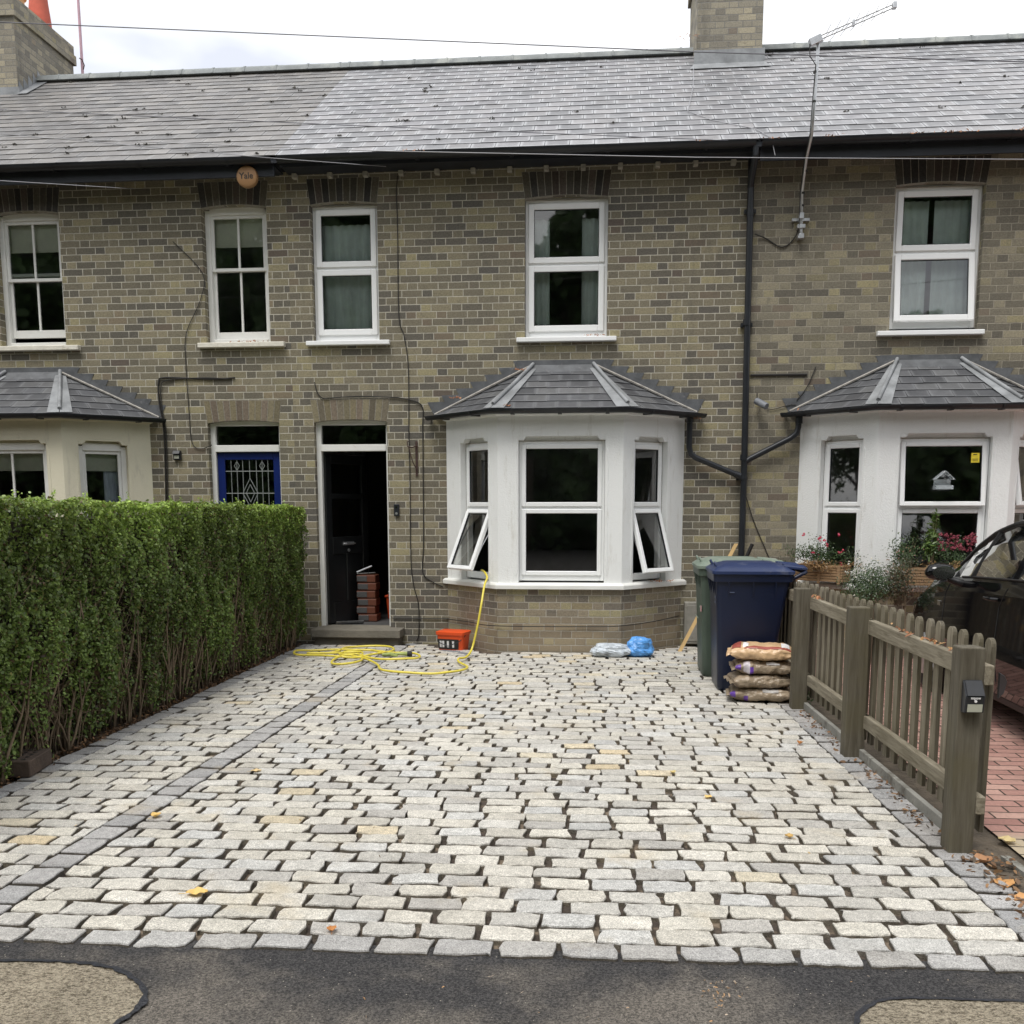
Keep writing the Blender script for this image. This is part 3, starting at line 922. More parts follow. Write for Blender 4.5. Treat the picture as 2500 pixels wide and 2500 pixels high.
def house(x0, x1, label, brick, holes, slate, tones, seed, uoff=0.0):
    h = thing('terraced_house', label, 'house', ((x0 + x1) / 2, 0, 0), 'brick terraced houses in one row')
    mb = MB()
    panel(mb, Matrix.Identity(4), x0, x1, -.06, 5.12, holes, .22, uoff)
    mb.build('wall', M[brick], h)
    # dark interior shell: party walls, back, floors
    ib = MB(); m = .02
    ib.box(x0 + m, x0 + .12, .26, 4.2, 0, 5.1); ib.box(x1 - .12, x1 - m, .26, 4.2, 0, 5.1)
    ib.box(x0 + m, x1 - m, 4.2, 4.35, 0, 5.1)
    ib.box(x0 + m, x1 - m, .225, 4.3, .0, .16); ib.box(x0 + m, x1 - m, .225, 4.3, 2.62, 2.85); ib.box(x0 + m, x1 - m, .225, 4.3, 5.12, 5.16)
    ib.build('interior', M['dark_in'], h)
    rb = MB()
    slates(rb, (x0, EAVE_Y, EAVE_Z), (1, 0, 0), SL, [(0, 0), (x1 - x0, 0), (x1 - x0, SLEN), (0, SLEN)], .197, .255, tones, seed=seed)
    rb.build('roof', M[slate], h)
    u_ = MB()
    u_.prism([(x0, EAVE_Y + .03, EAVE_Z - .012), (x0, RIDGE_Y, RIDGE_Z - .015), (x0, RIDGE_Y + 3.3, EAVE_Z - .1), (x0, RIDGE_Y + 3.3, EAVE_Z - .14), (x0, RIDGE_Y, RIDGE_Z - .10), (x0, EAVE_Y + .03, EAVE_Z - .06)], (x1 - x0, 0, 0))
    u_.build('roof_deck', M['fascia'], h)
    return h

left_holes = [(-6.85, -6.08, 3.345, 4.80), (-4.44, -3.705, 3.345, 4.80), (-4.47, -3.64, .15, 2.49), (-7.75, -5.2, .5, 2.45)]
mid_holes = [(-3.215, -2.475, 3.345, 4.80), (-.875, .01, 3.345, 4.80), (-3.24, -2.41, .15, 2.49), (-1.68, .80, .5, 2.45)]
right_holes = [(2.955, 3.85, 3.345, 4.82), (2.14, 4.60, .5, 2.45)]
OLD = [(.158, .150, .146), (.178, .169, .162), (.143, .138, .136), (.195, .185, .176)]
NEW = [(.205, .205, .215), (.23, .227, .236), (.185, .187, .198), (.215, .212, .225), (.25, .245, .252)]
HL = house(-10.2, -3.47, 'left terraced house with cream bay, blue front door and older dull slates', 'brick_left', left_holes, 'slate_old', OLD, 21)
HM = house(-3.47, 1.50, 'middle terraced house with white bay and open black front door behind the sett drive', 'brick_mid', mid_holes, 'slate_new', NEW, 22, .2)
HR = house(1.50, 9.2, 'right terraced house with white bay behind the black car and picket fence', 'brick_right', right_holes, 'slate_new', NEW, 23, .1)

# ridges
for h, a, b, mt in ((HL, -10.2, -3.47, 'ridge'), (HM, -3.47, 1.5, 'ridge'), (HR, 1.5, 9.2, 'ridge')):
    mb = MB(); x = a; rg = random.Random(int(a * 10))
    while x < b - .02:
        e = min(x + .44, b)
        pts = []
        for k in range(7):
            an = math.pi * k / 6; pts.append((x, RIDGE_Y + math.cos(an) * .13, RIDGE_Z - .03 + math.sin(an) * .10 + rg.uniform(-.001, .001)))
        mb.prism(pts[::-1], (e - x - .006, 0, 0))
        pts = [(x - .014, RIDGE_Y + math.cos(math.pi * k / 6) * .137, RIDGE_Z - .03 + math.sin(math.pi * k / 6) * .107) for k in range(7)]
        mb.prism(pts[::-1], (.028, 0, 0))
        x = e
    mb.build('ridge', M[mt], h, autosmooth=40)

# eaves: fascia, gutter, rafter ends
def gutter(path, r, parent, name='gutter', brackets=.9):
    mb = MB(); P = [Vector(p) for p in path]; n = 7; prof = [(math.cos(math.pi + math.pi * k / n) * r, math.sin(math.pi + math.pi * k / n) * r) for k in range(n + 1)]
    outer = prof; inner = [(x * .9, y * .9 + .001) for x, y in prof[::-1]]
    ring = outer + inner; rings = []
    for i, p in enumerate(P):
        a = (P[i] - P[i - 1]).normalized() if i else None; b = (P[i + 1] - P[i]).normalized() if i < len(P) - 1 else None
        t = ((a or b) + (b or a)).normalized(); side = Vector((t.y, -t.x, 0)).normalized()
        sc = 1 / max(.5, abs(side.dot(Vector(((b or a).y, -(b or a).x, 0)).normalized())))
        rings.append([p + side * (x * sc) + Vector((0, 0, y)) for x, y in ring])
    mb.loft(rings)
    g = mb.build(name, M['black_plastic'], parent, autosmooth=50)
    for a, b in zip(P, P[1:]):
        L = (b - a).length; k = max(1, int(L / brackets)); t = (b - a).normalized(); side = Vector((t.y, -t.x, 0))
        for i in range(k):
            c = a.lerp(b, (i + .5) / k); bb = MB()
            rg_ = [[c + t * e + side * (x * 1.12) + Vector((0, 0, y * 1.15)) for x, y in outer] for e in (-.014, .014)]
            bb.loft(rg_, cap=False, closed=False)
            bb.box(-.02, .02, 0, .09, -.05, -.01, Matrix.Translation(c) @ Matrix.Rotation(math.atan2(t.y, t.x), 4, 'Z'))
            bb.build('bracket', M['black_plastic'], g)
    return g
for h, a, b, zf in ((HL, -10.2, -3.50, 4.99), (HM, -3.44, 1.47, 5.075), (HR, 1.53, 9.2, 4.985)):
    mb = MB(); mb.box(a, b, -.30, -.275, zf, 5.135); mb.build('fascia', M['fascia'], h)
    gutter([(a, -.375, 5.145), (b, -.375, 5.145)], .055, h)
    sf = MB(); sf.box(a, b, -.274, -.001, 5.09, 5.115); sf.build('soffit', M['fascia'], h)
for k in range(13):
    x = -3.36 + k * .388
    if x > 1.4: break
    mb = MB(); mb.box(x - .026, x + .026, -.075, -.002, 5.035, 5.085); mb.build('rafter_end', M['soffit_pale'], HM, bevel=.004)

# arches
D_T = [(.05, .047, .044), (.075, .068, .057), (.10, .09, .07), (.085, .07, .06)]
Y_T = [(.20, .175, .115), (.24, .205, .13), (.15, .13, .095), (.18, .145, .11)]
arch('window_arch', -6.85, -6.08, 4.775, 5.045, HL, tones=D_T, seed=1)
arch('window_arch', -4.44, -3.705, 4.775, 5.045, HL, tones=D_T, seed=2)
arch('door_arch', -4.47, -3.64, 2.465, 2.715, HL, tones=Y_T, seed=3)
arch('window_arch', -3.215, -2.475, 4.775, 5.045, HM, tones=D_T, seed=4)
arch('window_arch', -.875, .01, 4.775, 5.045, HM, tones=D_T, seed=5)
arch('door_arch', -3.24, -2.41, 2.465, 2.715, HM, tones=Y_T, seed=6)
arch('window_arch', 2.955, 3.85, 4.795, 5.065, HR, tones=D_T, seed=7)

I4 = Matrix.Identity(4)
# upper windows ------------------------------------------------------------
for (a, b, drop) in ((-6.85, -6.08, .06), (-4.44, -3.705, 0)):
    w = sashwin(HL, I4, a, b, 3.345, 4.775, 4.13, drop=drop)
    sill(w, I4, a - .08, b + .17, 3.345, M['cream_stone'], th=.06)
    bl = MB(); bl.box(a + .06, b - .06, .19, .195, 4.42, 4.74); bl.box(a + .06, b - .06, .185, .20, 4.40, 4.42); bl.build('blind', M['blind'], w)
w = casement(HM, I4, -3.215, -2.475, 3.36, 4.775, 4.125, head=.03)
sill(w, I4, -3.285, -2.355, 3.345, M['upvc'], th=.055)
c = MB(); drape(c, -3.16, -2.53, 3.4, 4.62, .24, .09, .03, seed=1); c.build('curtain', M['curtain'], w, smooth=True)
w = casement(HM, I4, -.875, .01, 3.36, 4.775, 4.115, head=.03)
sill(w, I4, -.96, .113, 3.345, M['upvc'], th=.055)
c = MB(); drape(c, -.84, -.62, 3.4, 4.62, .24, .08, .025, seed=2); c.build('curtain', M['curtain'], w, smooth=True)
c = MB(); drape(c, -.27, -.03, 3.4, 4.62, .24, .08, .025, seed=3); c.build('curtain', M['curtain'], w, smooth=True)
w = casement(HR, I4, 2.965, 3.84, 3.385, 4.795, 4.15, open_bot=6.5, head=.03)
sill(w, I4, 2.825, 3.90, 3.35, M['upvc'], th=.055)
c = MB(); drape(c, 3.0, 3.36, 3.45, 4.7, .24, .08, .025, seed=4); drape(c, 3.42, 3.82, 3.45, 4.7, .24, .08, .02, seed=5); c.build('curtain', M['curtain'], w, smooth=True)

# doors ----------------------------------------------------------------------
def doorway(h, u0, u1):
    mb = MB(); z0 = .165
    mb.box(u0, u0 + .055, .07, .16, z0, 2.49); mb.box(u1 - .03, u1, .07, .16, z0, 2.49)
    mb.box(u0 + .055, u1 - .03, .071, .16, 2.44, 2.50); mb.box(u0 + .055, u1 - .03, .06, .16, 2.15, 2.225)
    f = mb.build('door_frame', M['white_smooth'], h, bevel=.004)
    pane(I4, u0 + .055, u1 - .03, 2.225, 2.44, .12, M['glass_fan'], f, 'fanlight')
    return f
doorway(HL, -4.47, -3.64); doorway(HM, -3.24, -2.41)
# blue door, shut, with leaded light
mb = MB(); x0, x1 = -4.412, -3.672
mb.ring(x0, x1, .165, 2.148, .085, .10, .14, wb=.9); mb.box(x0 + .085, x1 - .085, .108, .135, 1.0, 1.08)
d = mb.build('door', M['blue_door'], HL, bevel=.004)
pane(I4, x0 + .085, x1 - .085, 1.06, 2.064, .12, M['glass_fan'], d)
cm = MB(); gx0, gx1, gz0, gz1 = x0 + .085, x1 - .085, 1.06, 2.064; W_ = gx1 - gx0
def came(p, q, r=.0045): cm.tube([(p[0], .115, p[1]), (q[0], .115, q[1])], r, 5)
for t in (.24, .36, .64, .76, .12, .88): came((gx0 + W_ * t, gz0), (gx0 + W_ * t, gz1))
for z in (gz1 - .13, gz1 - .38, gz1 - .62): came((gx0, z), (gx1, z))
mx_ = (gx0 + gx1) / 2
for s_ in (1.0, .55):
    for sx in (-1, 1):
        came((mx_, gz1 - .21), (mx_ + sx * .09 * s_, gz1 - .38)) if s_ == 1 else came((mx_, gz1 - .28), (mx_ + sx * .05, gz1 - .38))
        came((mx_ + sx * .09 * s_, gz1 - .38), (mx_, gz1 - (.55 if s_ == 1 else .48)))
came((mx_, gz1), (mx_, gz1 - .21))
for cx in (gx0 + W_ * .24, gx0 + W_ * .76):
    for sx in (-1, 1): came((cx, gz1 - .02), (cx + sx * .03, gz1 - .07)); came((cx + sx * .03, gz1 - .07), (cx, gz1 - .12))
cm.build('leading', M['lead_came'], d)
# black door swung open into the hall
Md = Matrix.Translation((-3.18, .14, 0)) @ Matrix.Rotation(R(66), 4, 'Z')
mb = MB(Md); L = .76
for (a, b, zz0, zz1) in ((0, .1, .18, 2.13), (L - .1, L, .18, 2.13)): mb.box(a, b, -.022, .022, zz0, zz1)
for (zz0, zz1) in ((.18, .42), (.98, 1.18), (1.62, 1.68), (2.02, 2.13)): mb.box(.1, L - .1, -.0215, .0215, zz0, zz1)
mb.box(.1, L - .1, -.01, .01, .42, .98)
mb.box(L / 2 - .03, L / 2 + .03, -.021, .021, .42, .98)
d = mb.build('door', M['black_door'], HM, bevel=.004)
for (a, b) in ((1.18, 1.62), (1.68, 2.02)): pane(Md, .1, L - .1, a, b, 0, M['glass_fan'], d)
mb = MB(Md); mb.tube([(.3, -.03, 1.1), (.3, -.06, 1.1), (.46, -.06, 1.1), (.46, -.03, 1.1)], .008, 6); mb.box(.28, .48, -.03, -.022, 1.08, 1.12); mb.tube([(.38, -.022, 1.02), (.38, -.035, 1.02)], .018, 10); mb.build('letterbox', M['steel'], d)
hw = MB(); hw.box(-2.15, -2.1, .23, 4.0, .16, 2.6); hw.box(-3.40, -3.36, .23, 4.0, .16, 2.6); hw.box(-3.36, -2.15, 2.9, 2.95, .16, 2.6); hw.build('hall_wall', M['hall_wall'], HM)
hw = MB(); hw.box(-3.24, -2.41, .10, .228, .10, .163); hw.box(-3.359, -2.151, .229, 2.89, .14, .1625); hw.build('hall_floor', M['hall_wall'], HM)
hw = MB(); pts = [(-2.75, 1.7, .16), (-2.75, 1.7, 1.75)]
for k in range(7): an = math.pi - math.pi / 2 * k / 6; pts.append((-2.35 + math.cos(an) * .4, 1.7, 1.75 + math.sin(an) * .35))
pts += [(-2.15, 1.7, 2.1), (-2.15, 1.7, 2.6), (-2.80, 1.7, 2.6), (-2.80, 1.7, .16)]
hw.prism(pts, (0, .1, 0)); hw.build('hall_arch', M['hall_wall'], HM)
# steps
for h, a, b in ((HM, -3.27, -2.25), (HL, -4.55, -3.56)):
    mb = MB(); mb.box(a, b, -.27, .2, .075, .165); mb.box(a + .03, b - .03, -.22, .2, -.06, .075)
    mb.build('doorstep', M['step'], h, bevel=.008, seg=2)

# bays -----------------------------------------------------------------------
def bay(h, jx0, fx0, fx1, jx1, render, brick, kind, opens=(0, 0, 0, 0, 0, 0), dep=.65, head_z=2.49, slate_seed=1, frame_sets=True):
    P0, P1, P2, P3 = Vector((jx0, 0, 0)), Vector((fx0, -dep, 0)), Vector((fx1, -dep, 0)), Vector((jx1, 0, 0))
    faces = []
    for a, b in ((P0, P1), (P1, P2), (P2, P3)):
        faces.append((local(a.x, a.y, math.atan2((b - a).y, (b - a).x)), (b - a).length))
    Z0, Z1 = .72, 2.47
    wb = MB(); bb = MB(); run = 0
    hl = []
    for i, (Mf, L) in enumerate(faces):
        if i == 1: o_ = (.215, L - .185)
        elif i == 0: o_ = (.26, L - .165)
        else: o_ = (.165, L - .26)
        hl.append(o_)
        panel(wb, Mf, 0, L, Z0, Z1, [(o_[0], o_[1], Z0 + .001, 2.255)], .13, run)
        panel(bb, Mf, .0, L, -.06, .67, [], .2, run)
        run += L
    bw = wb.build('bay_wall', M[render], h)
    # chamfered head pockets and raised corner margins
    for i, (Mf, L) in enumerate(faces):
        a, b = hl[i]; c = MB(Mf)
        # stop-chamfer blocks: stepped head above the opening
        for (p, q) in ((a, a + .075), (b, b - .075)):
            pts = [(p, -.006, 2.215), (p, -.006, 2.27), (q, -.006, 2.27), (q - (q - p) * .35, -.006, 2.215)]
            if q < p: pts = pts[::-1]
        d = MB(Mf)
        d.box(a, b, .09, .125, 2.205, 2.30)
        for (p, q, r_) in ((a, a + .055, a + .085), (b, b - .055, b - .085)):
            pts = [(p, .0, 2.215), (q, .0, 2.215), (r_, .0, 2.256), (p, .0, 2.256)]
            d.prism(pts if q > p else pts[::-1], (0, .085, 0))
        d.prism([(a - .035, -.004, 2.10), (a - .012, -.004, 2.14), (a - .012, -.004, Z0 + .12), (a - .035, -.004, Z0 + .08)][::-1], (0, .006, 0))
        d.prism([(b + .012, -.004, 2.14), (b + .035, -.004, 2.10), (b + .035, -.004, Z0 + .08), (b + .012, -.004, Z0 + .12)][::-1], (0, .006, 0))
        d.build('moulding', M[render], bw, bevel=.003)
    mbb = bb.build('bay_base', M[brick], h)
    # sill band
    s = MB(); off = .07
    def offs(o, z):
        k = math.tan(R(22.5))
        return [(jx0 - o * 1.1, .0, z), (fx0 - o * k, -dep - o, z), (fx1 + o * k, -dep - o, z), (jx1 + o * 1.1, .0, z)]
    s.loft([offs(.055, .672), offs(.055, .715), offs(.03, .735)], closed=True)
    s.build('sill', M['white_smooth'] if render == 'white_render' else M[render], h, bevel=.004)
    # cornice under the gutter
    s = MB(); s.loft([offs(.0, 2.46), offs(.035, 2.475), offs(.04, 2.50)]); s.build('cornice', M[render], h)
    # glazing
    for i, (Mf, L) in enumerate(faces):
        a, b = hl[i]
        if kind[i] == 'case':
            casement(h, Mf, a, b, .755, 2.205, 1.52, sb=.075, open_top=opens[2 * i], open_bot=opens[2 * i + 1], sw=.045, fr=.042, head=.025)
        elif kind[i] == 'sash':
            w = sashwin(h, Mf, a, b, .74, 2.2, 1.5, sb=.06, bars=(i == 1))
            bl = MB(Mf); bl.box(a + .05, b - .05, .165, .17, 1.93, 2.17); bl.build('blind', M['blind'], w)
            if i == 2:
                c = MB(Mf); drape(c, b - .22, b - .05, .8, 1.95, .2, .06, .02, seed=9); c.build('curtain', M['curtain_blue'], w, smooth=True)
    # roof: three slated planes
    eo = .115; k = math.tan(R(22.5))
    E = [Vector((jx0 - eo * 1.25, 0, 2.52)), Vector((fx0 - eo * k - .01, -dep - eo, 2.52)), Vector((fx1 + eo * k + .01, -dep - eo, 2.52)), Vector((jx1 + eo * 1.25, 0, 2.52))]
    cx = (fx0 + fx1) / 2
    Tz = 3.02
    TA, TB = Vector((cx - .325, -.01, Tz)), Vector((cx + .325, -.01, Tz))
    rb = MB()
    DK = [(.072, .074, .080), (.092, .094, .10), (.08, .083, .09), (.11, .112, .116)]
    for n_, (e0, e1, t1, t0) in enumerate(((E[0], E[1], TA, TA), (E[1], E[2], TB, TA), (E[2], E[3], TB, TB))):
        U = (e1 - e0).normalized(); N = U.cross(t1 - e0).normalized(); W = N.cross(U)
        pts = [(0, 0), ((e1 - e0).length, 0), ((t1 - e0).dot(U), (t1 - e0).dot(W))]
        if t0 != t1: pts.append(((t0 - e0).dot(U), (t0 - e0).dot(W)))
        rb.cc = DK[0]
        rb.poly([e0 + U * p[0] + W * p[1] for p in pts])
        slates(rb, e0, U, W, pts, .148, .225, DK, th=.006, seed=slate_seed * 3 + n_)
    r = rb.build('bay_roof', M['slate_bay'], h)
    # under-slate board
    # hip flashings: flat lead wings plus a roll
    for (e, t, sx, na, nb) in ((E[1], TA, -1, 0, 1), (E[2], TB, 1, 1, 0)):
        f = MB()
        ax = (t - e).normalized()
        # in-plane directions on either side
        for (ea, eb) in (((E[0], E[1]) if sx < 0 else (E[3], E[2])), (E[2], E[1]) if sx < 0 else (E[1], E[2])):
            dirp = (ea - eb).normalized()
            inp = (dirp - ax * dirp.dot(ax)).normalized()
            nrm = ax.cross(inp); nrm = nrm if nrm.z > 0 else -nrm
            w0 = .10
            q = [e + nrm * .016 + ax * .0, e + inp * w0 * 1.25 + nrm * .016 + ax * .05, t + inp * w0 * .55 + nrm * .016 - ax * .04, t + nrm * .016]
            f.prism(q, nrm * .003)
        f.build('lead_flashing', M['lead'], r)
        f = MB(); f.tube([e + Vector((0, 0, .035)) + ax * .05, (e + t) / 2 + Vector((0, 0, .036)), t + Vector((0, -.01, .045))], .020, 8); f.build('hip_roll', M['lead'], r, autosmooth=50)
    # top apron and stepped side flashings against the wall
    f = MB(); f.prism([(cx - .47, -.006, 3.0), (cx + .47, -.006, 3.0), (cx + .50, -.006, 3.105), (cx - .50, -.006, 3.105)], (0, .004, 0))
    f.prism([(TA.x - .02, -.012, 3.05), (TB.x + .02, -.012, 3.05), (TB.x + .05, -.105, 2.965), (TA.x - .05, -.105, 2.965)], (0, 0, .003))
    for sx, e, t in ((-1, E[0], TA), (1, E[3], TB)):
        n = 7
        for i in range(n):
            a = e.lerp(t, i / n + .02); b = e.lerp(t, (i + 1) / n + .02)
            zz = round((b.z + .04) / .0758) * .0758
            f.prism([(a.x - sx * .0, -.005 - .001 * (i % 2), a.z - .02), (b.x, -.005 - .001 * (i % 2), b.z - .02), (b.x + sx * .015, -.005 - .001 * (i % 2), b.z + .075), (a.x + sx * .085, -.005 - .001 * (i % 2), b.z + .07)], (0, .003, 0))
    f.build('lead_flashing', M['lead_dark'], r)
    for sx, e, t in ((-1, E[0], TA), (1, E[3], TB)):
        f = MB(); f.tube([e + Vector((-sx * .02, -.02, .015)), e.lerp(t, .5) + Vector((0, -.02, .022)), t + Vector((sx * .03, -.02, .02))], .014, 6)
        f.build('mortar_fillet', M['mortar'], r)
    g0 = [Vector((p.x, p.y, 2.50)) for p in E]
    o2 = [(jx0 - .20, -.035), (fx0 - .075, -dep - .155), (fx1 + .075, -dep - .155), (jx1 + .20, -.035)]
    gutter([(x, y, 2.515) for x, y in o2], .045, h, 'bay_gutter', .45)
    return faces, hl
FM, HOM = bay(HM, -1.745, -1.105, .193, .86, 'white_render', 'brick_base', ('case', 'case', 'case'), opens=(0, 24, 0, 0, 0, 18), slate_seed=2)
FR, HOR = bay(HR, 2.087, 2.729, 4.02, 4.665, 'white_render', 'brick_base', ('case', 'case', 'case'), opens=(0, 0, 5, 0, 9, 0), slate_seed=3)
FL, HOL = bay(HL, -7.83, -7.14, -5.84, -5.15, 'cream_render', 'brick_left', ('sash', 'sash', 'sash'), slate_seed=4)

# down pipes
mb = MB(); pr = .034
mb.tube([(1.472, -.075, 5.08), (1.474, -.075, 5.0), (1.484, -.07, 3.5), (1.497, -.07, 1.9), (1.494, -.07, .0)], pr, 12)
for z in (4.55, 3.45, 2.05, 1.85, .8): mb.tube([(1.49 if z < 3 else 1.478, -.071, z - .03), (1.49 if z < 3 else 1.478, -.071, z + .03)], pr + .007, 12)
for z in (4.57, 3.43, 1.83): mb.box(1.42, 1.54, -.05, -.002, z - .02, z + .02)
dp = mb.build('downpipe', M['black_plastic'], HM, autosmooth=40)
mb = MB(); mb.tube([(1.472, -.375, 5.10), (1.472, -.375, 5.02), (1.472, -.30, 4.96), (1.472, -.12, 4.86), (1.472, -.075, 4.8)], pr, 12); mb.build('swan_neck', M['black_plastic'], dp, autosmooth=40)
mb = MB(); mb.tube([(.905, -.10, 2.49), (.905, -.10, 2.16), (.925, -.095, 2.09), (.98, -.09, 2.05), (1.44, -.075, 1.86), (1.49, -.07, 1.82)], .031, 12); mb.tube([(.905, -.10, 2.42), (.905, -.10, 2.48)], .038, 12); mb.tube([(1.40, -.077, 1.876), (1.455, -.075, 1.853)], .038, 12); mb.build('branch_pipe', M['black_plastic'], dp, autosmooth=40)
mb = MB(); mb.tube([(2.05, -.10, 2.49), (2.045, -.10, 2.36), (2.03, -.095, 2.30), (1.97, -.09, 2.25), (1.56, -.075, 2.04), (1.50, -.07, 2.0)], .031, 12); mb.tube([(2.05, -.10, 2.40), (2.05, -.10, 2.48)], .038, 12); mb.build('branch_pipe', M['black_plastic'], HR, autosmooth=40)

# chimneys -------------------------------------------------------------------
def stack(h, x0, x1, y0, y1, zt, corbel):
    zb = EAVE_Z + (y0 - EAVE_Y) * (RIDGE_Z - EAVE_Z) / (RIDGE_Y - EAVE_Y) - .3
    mb = MB()
    def bx(a, b, c, d, z0, z1):
        for (p, q, L) in (((a, c), (b, c), b - a), ((b, c), (b, d), d - c), ((b, d), (a, d), b - a), ((a, d), (a, c), d - c)):
            mb.poly([(p[0], p[1], z0), (q[0], q[1], z0), (q[0], q[1], z1), (p[0], p[1], z1)], [(0, z0), (L, z0), (L, z1), (0, z1)])
        mb.poly([(a, c, z1), (b, c, z1), (b, d, z1), (a, d, z1)])
        mb.poly([(a, d, z0), (b, d, z0), (b, c, z0), (a, c, z0)])
    bx(x0, x1, y0, y1, zb, zt - corbel)
    bx(x0 - .035, x1 + .035, y0 - .035, y1 + .035, zt - corbel, zt - corbel / 2)
    bx(x0 - .015, x1 + .015, y0 - .015, y1 + .015, zt - corbel / 2, zt)
    ch = mb.build('chimney', M['brick_chimney'], h)
    return ch
def roofz(y): return EAVE_Z + (y - EAVE_Y) * (RIDGE_Z - EAVE_Z) / (RIDGE_Y - EAVE_Y)
ch = stack(HM, 1.09, 1.90, 2.42, 3.55, 8.5, .3)
mb = MB(); mb.prism([(1.06, 2.40, roofz(2.4) + .0), (1.93, 2.40, roofz(2.4)), (1.93, 2.40, roofz(2.4) + .19), (1.06, 2.40, roofz(2.4) + .19)], (0, .015, 0))
mb.prism([(1.0, 2.22, roofz(2.22) + .02), (1.99, 2.22, roofz(2.22) + .02), (1.93, 2.41, roofz(2.41) + .025), (1.06, 2.41, roofz(2.41) + .025)], (0, 0, .004))
mb.build('lead_flashing', M['lead'], ch)
ch = stack(HL, -8.75, -7.87, 2.42, 3.92, 8.23, .26)
mb = MB(); mb.box(-8.68, -7.95, 2.5, 3.85, 8.23, 8.29); mb.build('flaunching', M['buff_clay'], ch, bevel=.03)
def lathe(mb, cx, cy, prof, n=20):
    mb.loft([[(cx + math.cos(2 * math.pi * k / n) * r, cy + math.sin(2 * math.pi * k / n) * r, z) for k in range(n)] for r, z in prof])
mb = MB(); lathe(mb, -8.12, 3.52, [(.16, 8.28), (.155, 8.4), (.13, 8.62), (.118, 8.76), (.13, 8.77), (.135, 8.83), (.12, 8.84)]); mb.build('chimney_pot', M['terracotta'], ch, smooth=False, autosmooth=40)
mb = MB(); lathe(mb, -8.16, 2.98, [(.13, 8.28), (.12, 8.45), (.15, 8.46), (.15, 8.52), (.12, 8.54)]); mb.build('chimney_pot', M['buff_clay'], ch, autosmooth=40)
f = MB()
n = 6
for i in range(n):
    ya, yb_ = 2.42 + i * .12, 2.42 + (i + 1) * .12
    if ya > 3.0: break
    f.prism([(-7.864, ya, roofz(ya) - .02), (-7.864, yb_, roofz(yb_) - .02), (-7.864, yb_ - .01, roofz(yb_) + .05), (-7.864, ya + .02, roofz(ya) + .18)], (-.003, 0, 0))
f.prism([(-7.86, 2.36, roofz(2.36) + .02), (-7.72, 2.36, roofz(2.36) + .02), (-7.72, 3.0, roofz(3.0) + .02), (-7.86, 3.0, roofz(3.0) + .02)], (0, 0, .004))
f.prism([(-8.75, 2.40, roofz(2.4)), (-7.84, 2.40, roofz(2.4)), (-7.84, 2.40, roofz(2.4) + .1), (-8.75, 2.40, roofz(2.4) + .1)], (0, .012, 0))
f.build('lead_flashing', M['lead'], ch)
t = thing('aerial_mast', 'thin pinkish aerial mast strapped behind the left chimney', 'aerial mast', (-7.80, 3.9, 7.3))
mb = MB(); mb.tube([(-7.78, 4.02, 7.0), (-7.79, 4.02, 9.6)], .021, 8); mb.build('pole', simple('pink_oxide_pole', (.52, .34, .40), .5, .1), t)
mb = MB(); mb.box(-7.88, -7.74, 3.93, 4.05, 7.80, 7.83); mb.tube([(-7.75, 3.98, 7.93), (-7.73, 3.98, 7.99), (-7.76, 3.98, 8.07), (-7.80, 3.98, 8.09)], .008, 6); mb.box(-7.82, -7.70, 3.97, 4.07, 7.71, 7.74); mb.build('bracket', M['rust'], t)

# tv aerial on the right house
t = thing('tv_aerial', 'silver television aerial on a bent mast clamped to the right house wall', 'tv aerial', (2.0, -.1, 4.4))
mb = MB(); mb.tube([(2.0, -.075, 4.33), (1.99, -.10, 4.74), (1.985, -.30, 5.0), (1.99, -.50, 5.15), (2.005, -.50, 5.5), (2.02, -.50, 6.0)], .0165, 10)
mb.build('mast', M['steel'], t, autosmooth=60)
mb = MB(); mb.box(1.91, 2.09, -.05, -.003, 4.46, 4.49); mb.box(1.96, 2.04, -.10, -.02, 4.38, 4.42); mb.box(1.975, 2.02, -.11, -.04, 4.47, 4.53); mb.box(1.97, 2.03, -.095, -.003, 4.28, 4.33); mb.build('bracket', M['steel'], t, bevel=.003)
A_, B_ = Vector((1.93, -.52, 5.985)), Vector((2.74, -.42, 6.325)); dx = (B_ - A_).normalized()
mb = MB()
for dz in (-.017, .017): mb.tube([A_ + dx * .12 + Vector((0, 0, dz)), B_ + Vector((0, 0, dz))], .007, 8)
mb.build('boom', M['steel'], t, autosmooth=60)
mb = MB(); perp = Vector((-dx.y, dx.x, 0)).normalized()
for k in range(14):
    p = A_.lerp(B_, .2 + .76 * k / 13); L = .16 - .085 * k / 13
    for s_ in (-1, 1): mb.tube([p + Vector((0, 0, .017 * s_)), p + Vector((0, 0, .017 * s_)) + perp * L * s_ * (1 if k % 2 else -1) + Vector((-.01, 0, .01 * s_))], .003, 5)
mb.build('element', M['steel'], t)
mb = MB(); mb.box(-.03, .09, -.03, .03, -.035, .035, Matrix.Translation(A_ + Vector((.03, 0, 0))) @ Matrix.Rotation(-math.atan2(dx.z, dx.x), 4, 'Y')); mb.box(-.02, .02, -.025, .025, -.03, .03, Matrix.Translation(B_)); mb.box(-.012, .012, -.015, .015, -.03, .03, Matrix.Translation(A_.lerp(B_, .52))); mb.build('clamp', M['steel'], t, bevel=.004)
mb = MB(); mb.tube([(1.935, -.52, 5.97), (1.94, -.52, 5.86), (2.0, -.515, 5.78), (1.985, -.52, 5.5), (1.97, -.52, 5.15), (1.965, -.3, 4.98), (1.97, -.12, 4.74), (1.975, -.09, 4.3)], .005, 6)
